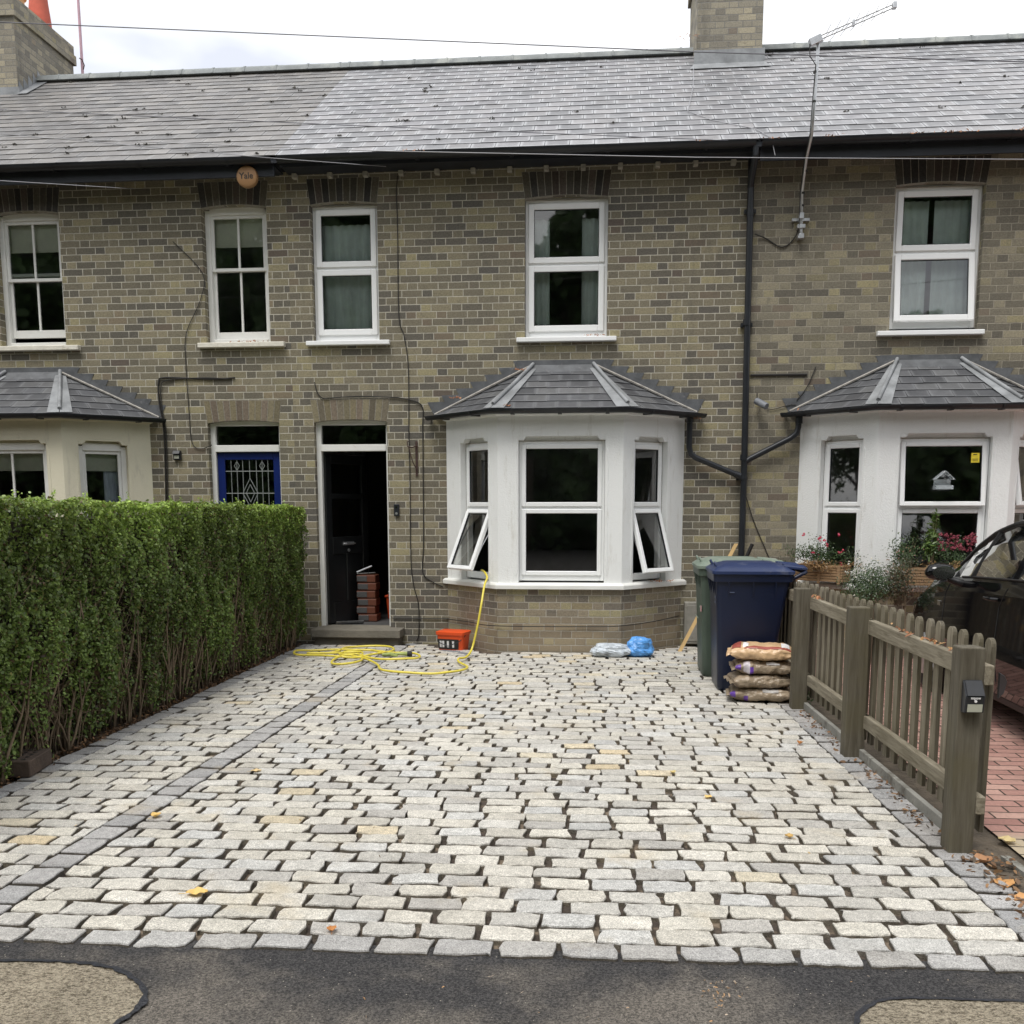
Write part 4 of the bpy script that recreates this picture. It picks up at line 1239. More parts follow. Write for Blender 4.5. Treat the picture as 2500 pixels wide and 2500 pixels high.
for z, y_ in ((5.72, -.5), (5.45, -.5), (4.90, -.22), (4.72, -.10), (4.6, -.09)): mb.tube([(2.0, y_, z - .01), (2.0, y_, z + .01)], .02, 8)
mb.build('cable', M['cable'], t)

# ------------------------------------------------------------------ wall fittings
def cable(pts, r, label, mat='cable', y=-.012, name='cable', cat='cable', group='black cables clipped to the house walls'):
    P = [Vector((p[0], p[2] if len(p) > 2 else y, p[1])) for p in pts]
    Q = []
    for i in range(len(P) - 1):
        p0, p1, p2, p3 = P[max(0, i - 1)], P[i], P[i + 1], P[min(len(P) - 1, i + 2)]
        n = 5
        for k in range(n):
            t = k / n
            Q.append(.5 * ((2 * p1) + (p2 - p0) * t + (2 * p0 - 5 * p1 + 4 * p2 - p3) * t * t + (3 * p1 - p0 - 3 * p2 + p3) * t ** 3))
    Q.append(P[-1])
    mb = MB(); mb.tube(Q, r, 6)
    o = mb.build(name, M[mat], org=Q[0]); tag(o, label, cat, group); return o
cable([(-2.242, 5.04), (-2.257, 4.851), (-2.25, 4.499), (-2.254, 3.606), (-2.199, 3.383), (-2.157, 3.033), (-2.164, 2.241), (-2.158, 1.959), (-2.163, .973), (-2.135, .649), (-2.084, .433), (-2.084, .105), (-2.112, .017)], .0055, 'long thin cable dropping from the eaves past the basket bracket to the ground')
cable([(-3.217, 2.903), (-3.187, 2.789), (-3.124, 2.726), (-3.016, 2.73), (-2.735, 2.743), (-2.37, 2.73), (-2.242, 2.717), (-2.019, 2.643), (-2.007, 2.405), (-2.009, 1.822), (-2.015, 1.123), (-2.03, .801), (-1.927, .694), (-1.80, .635)], .006, 'cable sagging over the open doorway arch and down beside the white bay')
cable([(-2.384, .273), (-1.76, .272, -.014), (-1.755, .272, -.03), (-1.45, .275, -.335), (-1.125, .278, -.668), (-.183, .278, -.668), (.20, .291, -.668), (.55, .30, -.33), (.84, .33, -.04)], .005, 'thin cable running low around the brick base of the white bay')
cable([(-4.769, 4.433), (-4.448, 4.093), (-4.483, 3.81), (-4.666, 3.444), (-4.685, 3.068), (-4.674, 2.596), (-4.657, 2.258), (-4.56, 2.183), (-4.424, 2.224)], .0045, 'loose cable curving down the left house wall to the blue door frame')
cable([(-4.126, 2.962), (-4.414, 2.949), (-4.93, 2.973), (-5.015, 2.915), (-5.016, 2.684), (-4.978, 2.345), (-4.999, 1.5)], .009, 'thick cable turning down the left house wall beside the cream bay roof')
cable([(-4.2, 2.95), (-4.5, 2.965), (-4.90, 2.945), (-4.985, 2.88), (-4.99, 2.65), (-4.955, 2.33), (-4.975, 1.5)], .006, 'thinner twin of the cable beside the cream bay roof, inner line', y=-.016)
cable([(1.537, 4.346, -.04), (1.656, 4.305), (1.816, 4.215), (1.93, 4.279), (1.984, 4.391, -.05)], .006, 'cable looping from the aerial foot to the black downpipe')
cable([(2.219, 2.992), (2.135, 2.786), (2.032, 2.649)], .005, 'short slanting wire above the left end of the right bay roof')
cable([(1.542, 2.916), (2.13, 2.916)], .013, 'short thick level conduit between downpipe and right bay roof')
cable([(1.72, 2.567), (1.80, 2.56), (1.95, 2.60), (2.03, 2.60)], .004, 'thin wire from the wall camera to the right bay roof')
cable([(1.527, 1.649, -.03), (1.623, 1.377), (1.75, 1.09), (1.86, .85)], .005, 'slanting cable on the brickwork behind the blue bin')
t = thing('wall_camera', 'grey cylinder camera on the brick wall beside the downpipe', 'security camera', (1.66, -.1, 2.6))
mb = MB(); mb.tube([(1.60, -.06, 2.645), (1.70, -.16, 2.575)], .036, 14); mb.build('body', simple('grey_camera_shell', (.17, .18, .20), .4, .1), t, autosmooth=40, bevel=.004)
mb = MB(); mb.tube([(1.64, -.002, 2.66), (1.64, -.09, 2.65)], .012, 8); mb.tube([(1.615, -.03, 2.66), (1.613, -.03, 2.73)], .005, 6); mb.build('bracket', M['black_plastic'], t)
t = thing('basket_bracket', 'rusty iron hanging-basket bracket folded against the brick wall', 'wall bracket', (-2.08, 0, 2.05))
mb = MB(); mb.box(-2.093, -2.067, -.014, -.001, 1.87, 2.25); mb.tube([(-2.075, -.02, 2.20), (-2.12, -.05, 2.18), (-2.165, -.08, 2.19), (-2.168, -.08, 2.24), (-2.15, -.08, 2.25)], .007, 6); mb.tube([(-2.155, -.07, 2.18), (-2.12, -.05, 2.03), (-2.075, -.02, 1.93)], .006, 6)
mb.build('arm', M['rust'], t)
t = thing('doorbell', 'small black video doorbell right of the open doorway', 'doorbell', (-2.317, 0, 1.49))
mb = MB(); mb.box(-2.345, -2.285, -.026, -.001, 1.425, 1.56); mb.build('body', M['black_plastic'], t, bevel=.006, seg=2)
mb = MB(); mb.tube([(-2.315, -.0265, 1.455), (-2.315, -.029, 1.455)], .014, 14); mb.build('button', M['steel'], t)
mb = MB(); mb.tube([(-2.315, -.0265, 1.525), (-2.315, -.028, 1.525)], .010, 12); mb.build('lens', M['glass_dark'], t)
t = thing('wall_light', 'small black box light on the left house wall beside the cream bay', 'wall light', (-4.83, 0, 2.115))
mb = MB(); mb.box(-4.875, -4.79, -.04, -.001, 2.06, 2.165); mb.prism([(-4.875, -.04, 2.13), (-4.875, -.07, 2.125), (-4.875, -.04, 2.165)], (.085, 0, 0)); mb.build('body', M['black_plastic'], t, bevel=.004)
mb = MB(); mb.box(-4.86, -4.805, -.046, -.0405, 2.075, 2.11); mb.build('lens', M['lamp_lens'], t)
# alarm box
t = thing('alarm_box', 'round orange alarm box lettered Yale under the left house eaves', 'alarm box', (-3.79, 0, 4.99))
mb = MB(); n = 24
mb.loft([[(-3.79 + math.cos(2 * math.pi * k / n) * r, y_, 4.985 + math.sin(2 * math.pi * k / n) * r * .98) for k in range(n)] for r, y_ in ((.108, -.276), (.115, -.30), (.11, -.335), (.092, -.347))]); mb.build('cover', M['amber'], t, autosmooth=35)
def text(body, size, loc, parent, mat, name='lettering', rot=(R(90), 0, 0), ext=.001, align='CENTER'):
    cu = bpy.data.curves.new(name, 'FONT'); cu.body = body; cu.size = size; cu.align_x = align; cu.align_y = 'CENTER'; cu.extrude = ext; cu.offset = size * .012
    o = bpy.data.objects.new('text_source', cu); scene.collection.objects.link(o); bpy.context.view_layer.update()
    me = bpy.data.meshes.new_from_object(o.evaluated_get(bpy.context.evaluated_depsgraph_get())); bpy.data.objects.remove(o)
    me.name = name; o = bpy.data.objects.new(name, me); scene.collection.objects.link(o); o.parent = parent
    o.location = Vector(loc) - origin(parent); o.rotation_euler = rot; me.materials.clear(); me.materials.append(mat); return o
text('Yale', .088, (-3.79, -.3485, 4.985), t, M['print_black'])

# overhead wires
def wire(pts, r_, label, mat='wire_grey', sag=.0):
    r = r_ * .72; P = [Vector(p) for p in pts]; Q = []
    for a, b in zip(P, P[1:]):
        for k in range(10): Q.append(a.lerp(b, k / 10))
    Q.append(P[-1])
    mb = MB(); mb.tube(Q, r, 5); o = mb.build('overhead_wire', M[mat], org=Q[0]); tag(o, label, 'overhead wire', 'overhead wires crossing the terrace'); return o
wire([(-9.608, -3, 5.60), (-4.804, -3, 5.348), (.649, -3, 4.909), (3.008, -3, 4.747), (5.4, -3, 4.58)], .006, 'highest overhead wire, crossing sky and both roofs')
wire([(-6.7, -3, 4.50), (-4.855, -3, 4.699), (-2.177, -1.6, 4.979), (1.192, -.4, 5.154)], .005, 'overhead wire across the roofs ending at the gutter above the downpipe')
wire([(-7.5, -3, 4.56), (-4.869, -3, 4.50), (-1.973, -2.5, 4.463), (.751, -2, 4.488), (3.626, -1.5, 4.543), (6, -1.2, 4.6)], .005, 'lowest long wire crossing below the gutter of all three houses', 'wire_light')
wire([(-6.5, -3.6, 4.1), (-4.869, -3, 4.52), (-3.348, -1, 4.94), (-2.326, -.2, 5.08)], .0045, 'overhead wire meeting the eaves just left of the middle house windows', 'wire_light')
wire([(-7.0, -3.4, 4.1), (-5.509, -2, 4.485), (-5.147, -.1, 4.969)], .0045, 'short overhead wire meeting the left house wall under its eaves', 'wire_light')
wire([(1.05, 2.3, 6.95), (.98, 1.4, 6.36), (.86, .55, 5.79), (1.1, .25, 5.58), (1.5, -.1, 5.36), (1.62, -.38, 5.17), (1.66, -.40, 5.0)], .006, 'pale cable lying on the slates from the middle chimney to the gutter', 'wire_light')

# window extras on the right bay: feeder and sticker
Mf, L = FR[1]; a_, b_ = HOR[1]
t = thing('bird_feeder', 'clear acrylic bird feeder stuck on the right bay front window', 'bird feeder', (3.38, -.62, 1.8))
mb = MB(); cx, y_ = 3.385, -.605
mb.box(cx - .085, cx + .085, y_ - .09, y_, 1.70, 1.705); mb.box(cx - .085, cx + .085, y_ - .09, y_ - .086, 1.705, 1.74); mb.box(cx - .085, cx - .081, y_ - .09, y_, 1.705, 1.74); mb.box(cx + .081, cx + .085, y_ - .09, y_, 1.705, 1.74)
mb.build('tray', M['acrylic'], t)
mb = MB(); mb.prism([(cx - .095, y_ - .1, 1.80), (cx, y_ - .1, 1.885), (cx + .095, y_ - .1, 1.80), (cx + .09, y_ - .1, 1.795), (cx, y_ - .1, 1.876), (cx - .09, y_ - .1, 1.795)], (0, .1, 0)); mb.box(cx - .082, cx + .082, y_ - .004, y_, 1.70, 1.80); mb.build('roof', M['acrylic'], t)
for (x_, z_) in ((cx - .06, 1.785), (cx + .06, 1.785), (cx, 1.84)):
    mb = MB(); mb.tube([(x_, y_ - .012, z_), (x_, y_ + .004, z_)], .022, 12)
    mb.build('suction_cup', M['acrylic'], t)
t = thing('window_sticker', 'yellow paper sticker in the top right of the right bay window', 'sticker', (3.69, -.62, 2.01))
mb = MB(); mb.box(3.655, 3.735, -.602, -.600, 1.965, 2.06); mb.build('paper', M['yellow'], t)
mb = MB(); mb.box(3.672, 3.71, -.6035, -.602, 2.04, 2.048)
for z in (2.0, 1.99, 1.98): mb.box(3.667, 3.722, -.6035, -.602, z, z + .003)
mb.build('print', M['print_black'], t)

# ------------------------------------------------------------------ hall clutter
for i in range(6):
    z = .162 + i * .094
    t = thing('tile_pack', ['lowest', 'second lowest', 'third lowest', 'third highest', 'second highest', 'topmost'][i] + ' orange-wrapped pack in the stack inside the open doorway', 'tile pack', (-2.80, .62, z), 'stacked packs inside the hall')
    jx = (.01, -.008, .006, -.004, .009, 0)[i]
    mb = MB(); mb.box(-2.93 + jx, -2.70 + jx, .52, .74, z, z + .09); mb.build('wrap', simple('orange_wrap', (.13, .04, .02), .6, .2), t, bevel=.012, seg=2)
    mb = MB(); mb.box(-2.925 + jx, -2.80 + jx, .515, .745, z + .012, z + .078); mb.build('tiles', simple('grey_tile', (.075, .075, .075), .7, .2), t, bevel=.004)
t = thing('orange_crate', 'dull orange plastic crate in the dark hall behind the right jamb', 'crate', (-2.48, .95, .16))
mb = MB(); mb.loft([[(-2.62, .82, .162), (-2.32, .82, .162), (-2.32, 1.1, .162), (-2.62, 1.1, .162)], [(-2.64, .80, .43), (-2.30, .80, .43), (-2.30, 1.12, .43), (-2.64, 1.12, .43)]]); mb.box(-2.655, -2.285, .785, 1.135, .43, .455); mb.build('body', M['orange'], t, bevel=.008)
mb = MB(); mb.tube([(-2.60, .79, .44), (-2.60, .77, .50), (-2.34, .77, .50), (-2.34, .79, .44)], .006, 6); mb.build('handle', M['steel'], t)
t = thing('threshold_trim', 'grey metal angle trim lying just inside the open doorway', 'metal trim', (-2.98, .3, .165))
mb = MB(Matrix.Translation((-2.98, .30, .17)) @ Matrix.Rotation(R(22), 4, 'Z')); mb.box(-.15, .17, -.05, .05, 0, .004); mb.prism([(-.15, -.05, .0), (-.15, -.05, .004), (-.15, -.075, .035), (-.15, -.079, .033)], (.32, 0, 0)); mb.build('angle', M['steel'], t)
t = thing('trowel', 'steel trowel lying on top of the packs in the hall', 'trowel', (-2.82, .6, .73))
mb = MB(Matrix.Translation((-2.82, .6, .735)) @ Matrix.Rotation(R(15), 4, 'Z')); mb.prism([(-.12, -.04, 0), (.10, -.03, .01), (.10, .04, .01), (-.12, .04, 0)], (0, 0, .004)); mb.tube([(-.12, 0, .02), (.06, 0, .09)], .011, 8); mb.build('blade', M['steel'], t)

# ------------------------------------------------------------------ hedge
def hedge():
    t = thing('hedge', 'tall clipped green hedge with bare brown stems along the left edge of the drive', 'hedge', (-3.75, -3.6, 0))
    rng = np.random.default_rng(5)
    Y0, Y1 = -7.4, -.32
    def depth(y, z):
        d = .028 * np.sin(y * 9.1 + .8 * np.sin(z * 2.3)) + .022 * np.sin(y * 17.3 + 1.3 + .6 * np.sin(z * 5)) + .025 * np.sin(z * 7 + y * 3) + .02 * np.sin(y * 31 + z * 11) + .02 * np.sin(z * 23 - y * 13)
        d += .05 * np.clip(z - 1.2, 0, .4) * -1
        return d
    def top(y): return 1.545 - (y + 1.66) * .0125 + .012 * np.sin(y * 5) + .01 * np.sin(y * 13)
    n = 150000
    y = rng.uniform(Y0, Y1, n); z = rng.uniform(.03, 1.58, n)
    keep = rng.random(n) < np.clip((z + .0 + .2 * np.sin(y * 6.3) + .14 * np.sin(y * 15)) / .68, .10, 1)
    # thin patches where stems show
    th = np.sin(y * 4.1 + 1) * np.sin(z * 3.9 + y * 1.7) + .5 * np.sin(y * 12.0 + z * 5)
    keep &= ~((th > .62) & (rng.random(n) < .7) & (z < 1.25))
    y, z = y[keep], z[keep]; n = len(y)
    inn = np.abs(rng.normal(0, .05, n))
    X = -3.29 - .12 * np.clip(1.0 - z / .8, 0, 1) + depth(y, z) - inn
    z = np.minimum(z, top(y) - rng.random(n) ** 2 * .03)
    C1 = np.stack([X, y, z], 1); N1 = np.tile([.9, -.12, .45], (n, 1))
    m = 42000
    y2 = rng.uniform(Y0, Y1, m); x2 = rng.uniform(-4.3, -3.28, m); z2 = top(y2) + .012 * np.sin(x2 * 20 + y2 * 9) - np.abs(rng.normal(0, .02, m))
    C2 = np.stack([x2, y2, z2], 1); N2 = np.tile([.1, -.1, 1.], (m, 1))
    k = 20000
    x3 = rng.uniform(-4.2, -3.30, k); z3 = rng.uniform(.1, 1.53, k); y3 = Y1 + .03 * np.sin(z3 * 9 + x3 * 8) - np.abs(rng.normal(0, .04, k))
    C3 = np.stack([x3, y3, z3], 1); N3 = np.tile([.4, .6, .4], (k, 1))
    # upright sprigs on the top
    sp_c = []
    for _ in range(110):
        yy = rng.uniform(Y0, Y1); xx = rng.uniform(-4.2, -3.45); hh = rng.uniform(.02, .09)
        for q in range(7): sp_c.append((xx + rng.normal(0, .008), yy + rng.normal(0, .008), top(yy) + hh * q / 6))
    C4 = np.array(sp_c); N4 = np.tile([.3, -.5, .7], (len(C4), 1))
    C = np.concatenate([C1, C2, C3, C4]); N = np.concatenate([N1, N2, N3, N4]); tot = len(C)
    size = rng.uniform(.014, .031, tot)
    g = rng.random(tot)
    base = np.stack([.095 + .13 * g, .15 + .165 * g, .034 + .045 * g], 1)
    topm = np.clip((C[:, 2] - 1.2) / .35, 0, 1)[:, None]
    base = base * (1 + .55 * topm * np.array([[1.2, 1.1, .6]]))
    patch = (.5 + .5 * np.sin(C[:, 1] * 2.2 + 1.0) * np.sin(C[:, 2] * 3.1))[:, None]
    base *= .62 + .6 * patch
    base *= rng.uniform(.6, 1.35, (tot, 1))
    yl = rng.random(tot) < .035; base[yl] = np.array([.22, .22, .06]) * rng.uniform(.6, 1.1, (yl.sum(), 1))
    br = (rng.random(tot) < .04 + .12 * np.clip(.7 - C[:, 2], 0, 1)); base[br] = np.array([.13, .085, .045]) * rng.uniform(.5, 1.3, (br.sum(), 1))
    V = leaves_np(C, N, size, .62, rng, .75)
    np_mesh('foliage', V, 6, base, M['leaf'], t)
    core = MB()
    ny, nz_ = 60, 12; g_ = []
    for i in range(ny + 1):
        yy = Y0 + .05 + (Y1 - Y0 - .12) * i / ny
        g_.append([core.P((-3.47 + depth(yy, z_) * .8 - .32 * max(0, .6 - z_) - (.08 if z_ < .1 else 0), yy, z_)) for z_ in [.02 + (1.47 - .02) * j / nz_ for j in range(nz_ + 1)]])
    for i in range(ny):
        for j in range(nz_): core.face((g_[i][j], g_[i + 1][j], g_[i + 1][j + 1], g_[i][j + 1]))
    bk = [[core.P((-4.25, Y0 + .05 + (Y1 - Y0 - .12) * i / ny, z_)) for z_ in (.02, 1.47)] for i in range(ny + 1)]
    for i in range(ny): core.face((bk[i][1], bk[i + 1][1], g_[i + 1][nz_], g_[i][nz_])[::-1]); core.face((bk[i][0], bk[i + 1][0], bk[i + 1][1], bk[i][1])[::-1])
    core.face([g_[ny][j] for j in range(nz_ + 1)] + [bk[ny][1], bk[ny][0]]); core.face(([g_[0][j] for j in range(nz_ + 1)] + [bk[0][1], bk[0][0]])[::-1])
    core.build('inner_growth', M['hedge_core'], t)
    st = MB(); rg = random.Random(8)
    for k in range(420):
        yy = rg.uniform(Y0, Y1 - .02); xx = -3.465 + rg.uniform(-.10, .06); h_ = rg.uniform(.35, 1.15); r_ = rg.uniform(.004, .011)
        p = Vector((xx, yy, -.03)); d = Vector((rg.uniform(-.1, .2), rg.uniform(-.35, .35), 1)); P = [p]
        n_ = 7
        for q in range(n_):
            d = (d + Vector((rg.uniform(-.18, .2), rg.uniform(-.28, .28), .05))).normalized()
            p = p + d * h_ / n_; p.x = min(p.x, -3.40 + .09 * min(1, max(0, p.z))); P.append(p.copy())
        st.tube(P, r_, 5, r1=r_ * .45)
        if rg.random() < .8:
            b = P[rg.randint(2, 4)]; Q = [b.copy()]; d = Vector((rg.uniform(-.1, .3), rg.uniform(-1, 1), rg.uniform(.4, 1))).normalized(); c_ = b.copy()
            for q in range(4): d = (d + Vector((rg.uniform(-.2, .2), rg.uniform(-.3, .3), .15))).normalized(); c_ = c_ + d * .06; c_.x = min(c_.x, -3.38 + .09 * min(1, max(0, c_.z))); Q.append(c_.copy())
            st.tube(Q, r_ * .5, 4, r1=.0015)
    # fine dead twigs in front of the core
    for k in range(2200):
        yy = rg.uniform(Y0, Y1); zz = rg.uniform(.05, 1.2); xx = -3.47 + .12 * min(1, zz) + rg.uniform(-.05, .04)
        a = Vector((xx, yy, zz)); d = Vector((rg.uniform(-.2, .5), rg.uniform(-1, 1), rg.uniform(-.1, 1.4))).normalized(); Q = [a]
        for q in range(3): d = (d + Vector((rg.uniform(-.3, .3), rg.uniform(-.4, .4), rg.uniform(-.2, .3)))).normalized(); Q.append(Q[-1] + d * rg.uniform(.03, .07))
        st.tube(Q, .0025, 3, cap=False, r1=.001)
    st.build('stem', M['stem'], t, smooth=True)
hedge()

t = thing('perforated_brick', 'dark perforated brick lying at the near end of the hedge', 'brick', (-3.42, -5.62, 0))
mb = MB(Matrix.Translation((-3.42, -5.60, .0)) @ Matrix.Rotation(R(8), 4, 'Z'))
mb.box(-.1075, .1075, -.155, .155, .003, .10); mb.build('body', M['block'], t, bevel=.005)
mb = MB(Matrix.Translation((-3.42, -5.60, .0)) @ Matrix.Rotation(R(8), 4, 'Z'))
for i in range(5):
    for j in (-1, 0, 1): mb.tube([(j * .055, -.11 + i * .055, .09), (j * .055, -.11 + i * .055, .1015)], .014, 8)
mb.build('hole', M['print_black'], t)

# ------------------------------------------------------------------ fence
def fx(y): return 1.455 + (-3.42 - y) * .0377           # left face of the posts
FD = Vector((fx(-6.55) - fx(-3.42), -3.13, 0)).normalized()
FA = math.atan2(FD.y, FD.x) + R(90)
t = thing('picket_fence', 'low weathered round-topped picket fence between the two drives', 'fence', (1.6, -3.3, 0))
def FM_(y, off=0.0): return Matrix.Translation((fx(y) + off, y, 0)) @ Matrix.Rotation(FA, 4, 'Z')
for i, (y_, w_, h_) in enumerate(((-6.55, .108, .942), (-4.86, .12, .94), (-3.42, .112, .93), (-1.75, .11, .93), (-.12, .1, .93))):
    mb = MB(FM_(y_)); mb.box(0, w_, 0, .105, -.05, h_); mb.build('post', M['wood_post'], t, bevel=.006, seg=2)
for (ya, yb_) in ((-6.53, -4.86), (-4.84, -3.42), (-3.40, -1.75), (-1.73, -.05)):
    for (z0, z1) in ((.775, .865), (.185, .268)):
        mb = MB(); L = (yb_ - ya)
        a, b = fx(ya) + .108, fx(yb_) + .108
        mb.prism([(a, ya - .02, z0), (a + .04, ya - .02, z0), (b + .04, yb_ + .05, z0), (b, yb_ + .05, z0)], (0, 0, z1 - z0))
        mb.build('rail', M['wood_h'], t, bevel=.004)
    mb = MB(); a, b = fx(ya) + .085, fx(yb_) + .085
    mb.prism([(a, ya + .08, -.05), (a + .03, ya + .08, -.05), (b + .03, yb_ - .01, -.05), (b, yb_ - .01, -.05)], (0, 0, .11 if ya < -4 else .09)); mb.build('gravel_board', M['concrete_board'], t, bevel=.003)
y_ = -6.495; pk = None; rg = random.Random(4); k = 0
while y_ < -.1:
    lean = rg.uniform(-.012, .012); ht = .982 - (y_ + 6.5) * .008 + rg.uniform(-.006, .006) - (.0 if y_ < -3 else .01)
    mb = MB(FM_(y_, .149 + rg.uniform(-.002, .003)))
    w_ = .074; th = .021; r_ = w_ / 2; zb = .085
    pts = [(0, 0, zb), (0, w_, zb), (0, w_ + lean, ht - r_)]
    for q in range(1, 8): an = math.pi * q / 8; pts.append((0, w_ / 2 + lean + math.cos(an) * r_, ht - r_ + math.sin(an) * r_))
    pts.append((0, lean, ht - r_))
    mb.prism(pts, (th, 0, 0)); mb.mi = [0, 0] + [1] * (len(mb.f) - 2); mb.build('picket', [M['wood_v'], M['wood_edge_shaded']], t, bevel=.0015)
    y_ += .1475 + rg.uniform(-.003, .003); k += 1
s = thing('solar_light', 'black solar sensor light with pale lens on the front fence post', 'solar light', (1.63, -6.56, .75))
Ms = FM_(-6.55)
mb = MB(Ms); mb.prism([(.012, -.001, .655), (.012, -.045, .66), (.012, -.055, .735), (.012, -.012, .80), (.012, -.001, .80)], (.084, 0, 0)); mb.build('body', M['black_plastic'], s, bevel=.004)
mb = MB(Ms); mb.prism([(.018, -.0565, .738), (.018, -.0165, .799), (.09, -.0165, .799), (.09, -.0565, .738)], (0, -.001, .001)); mb.build('solar_panel', M['solar'], s)
mb = MB(Ms); mb.prism([(.022, -.0475, .665), (.086, -.0475, .665), (.086, -.0515, .70), (.022, -.0515, .70)], (0, -.002, 0)); mb.build('lens', M['lamp_lens'], s)
mb = MB(Ms); mb.tube([(.054, -.050, .714), (.054, -.058, .714)], .006, 10); mb.build('sensor', M['print_white'], s)
text('mpow', .017, Ms @ Vector((.054, -.0555, .728)), s, M['print_white'], rot=(R(82), 0, FA), ext=.0005)
s = thing('post_bracket', 'black hexagonal plate fixed behind the end picket facing the car', 'bracket', (1.80, -6.4, .74))
mb = MB(); mb.prism([(1.775, -6.47, .70), (1.775, -6.47, .82), (1.81, -6.44, .80), (1.83, -6.42, .77), (1.81, -6.44, .72)], (0, .02, 0)); mb.build('plate', M['black_plastic'], s, bevel=.003)

# ------------------------------------------------------------------ bins
def rrect(x0, x1, y0, y1, r, z, n=4):
    out = []
    for (cx, cy, a0) in ((x1 - r, y0 + r, -90), (x1 - r, y1 - r, 0), (x0 + r, y1 - r, 90), (x0 + r, y0 + r, 180)):
        for k in range(n + 1): a = R(a0 + 90 * k / n); out.append((cx + math.cos(a) * r, cy + math.sin(a) * r, z))
    return out
def bin_(x0, y0, body, lid, label, ang=0):
    """wheeled bin: opening side faces -X, handle and wheels at +X"""
    t = thing('wheelie_bin', label, 'wheelie bin', (x0 + .35, y0 + .29, 0), 'wheelie bins beside the fence')
    Mb = Matrix.Translation((x0, y0, 0)) @ Matrix.Rotation(ang, 4, 'Z')
    mb = MB(Mb)
    def rc(x0_, x1_, y0_, y1_, r, z): return rrect(x0_, x1_, y0_, y1_, r, z)
    mb.loft([rc(.045, .47, .045, .535, .05, .005), rc(.035, .485, .035, .545, .05, .03), rc(.028, .50, .03, .55, .05, .25), rc(.0, .60, .005, .575, .04, .93)])
    b = mb.build('body', M[body], t, autosmooth=35)
    mb = MB(Mb)
    mb.loft([rc(-.022, .625, -.015, .595, .045, .925), rc(-.025, .63, -.018, .598, .045, .985), rc(-.015, .615, -.01, .59, .045, .99)], cap=False)
    mb.build('rim', M[body], b, autosmooth=35)
    mb = MB(Mb)
    mb.tube([(.60, .06, .93), (.70, .06, .985), (.735, .08, 1.0), (.735, .50, 1.0), (.70, .52, .985), (.60, .52, .93)], .017, 8)
    mb.build('handle', M[body], b, autosmooth=50)
    for y1 in (.08, .20, .38, .50):
        mb = MB(Mb); mb.prism([(.003, y1, .80), (-.020, y1, .925), (.01, y1, .925)], (0, .012, 0)); mb.build('rib', M[body], b)
    for x1 in (.10, .30, .48):
        mb = MB(Mb); mb.prism([(x1, .004, .80), (x1, -.013, .925), (x1, .01, .925)], (.010, 0, 0)); mb.build('rib', M[body], b)
    mb = MB(Mb)
    mb.loft([rc(-.035, .64, -.03, .61, .05, .988), rc(-.035, .64, -.03, .61, .05, 1.012), rc(-.01, .60, -.005, .585, .05, 1.03), rc(.01, .585, .015, .565, .05, 1.045), rc(.10, .50, .10, .48, .08, 1.075), rc(.2, .40, .2, .38, .08, 1.08)])
    ld = mb.build('lid', M[lid], t, autosmooth=40)
    for y1 in (.10, .42):
        mb = MB(Mb); mb.tube([(.02, y1, 1.035), (.0, y1 + .01, 1.07), (.0, y1 + .05, 1.078), (.0, y1 + .11, 1.07), (.02, y1 + .12, 1.035)], .008, 7); mb.build('lid_handle', M[lid], ld, autosmooth=50)
        mb = MB(Mb); mb.prism([(.58, y1 - .03, 1.03), (.735, y1 + .0, 1.01), (.75, y1 + .03, 1.03), (.735, y1 + .08, 1.04), (.56, y1 + .1, 1.055)], (0, 0, .015)); mb.build('lid_hinge', M[lid], ld, bevel=.004)
    mb = MB(Mb); mb.prism([(.55, .03, 1.035), (.70, .05, 1.02), (.755, .10, 1.015), (.755, .48, 1.015), (.70, .53, 1.02), (.55, .55, 1.035)], (0, 0, .022))
    mb.build('lid_grip', M[lid], ld, bevel=.004)
    for yy in (-.01, .53):
        mb = MB(Mb); mb.tube([(.53, yy, .10), (.53, yy + .06, .10)], .10, 22); wv = mb.build('wheel', M['rubber'], t, autosmooth=40, bevel=.008)
        mb = MB(Mb); mb.tube([(.53, yy - .004, .10), (.53, yy + .064, .10)], .045, 14); mb.build('rim', M[body], wv)
    return t, Mb
tb, Mb = bin_(.935, -2.735, 'bin_blue', 'bin_lid', 'blue wheeled bin standing nearest, its lid blue, beside the sand bags')
tg, Mg = bin_(.875, -2.07, 'bin_green', 'bin_green_lid', 'dusty green wheeled bin half hidden behind the blue one')
mb = MB(Mg); mb.box(-.0035, -.001, .16, .42, .52, .53); mb.box(.012, .02, .08, .22, .62, .80); mb.build('print', simple('faded_print', (.25, .33, .27), .5, .2), tg)
mb = MB(Mg); mb.box(.005, .012, .02, .07, .60, .65); mb.build('sticker', simple('pink_sticker', (.5, .3, .3), .5, .1), tg)
mb = MB(Mb); mb.box(.10, .15, .0005, .004, .835, .84); mb.box(.0, .0025, .05, .09, .78, .80); mb.box(.0, .0025, .05, .09, .74, .76); mb.build('print', simple('bin_mark', (.12, .15, .24), .4, .1), tb)

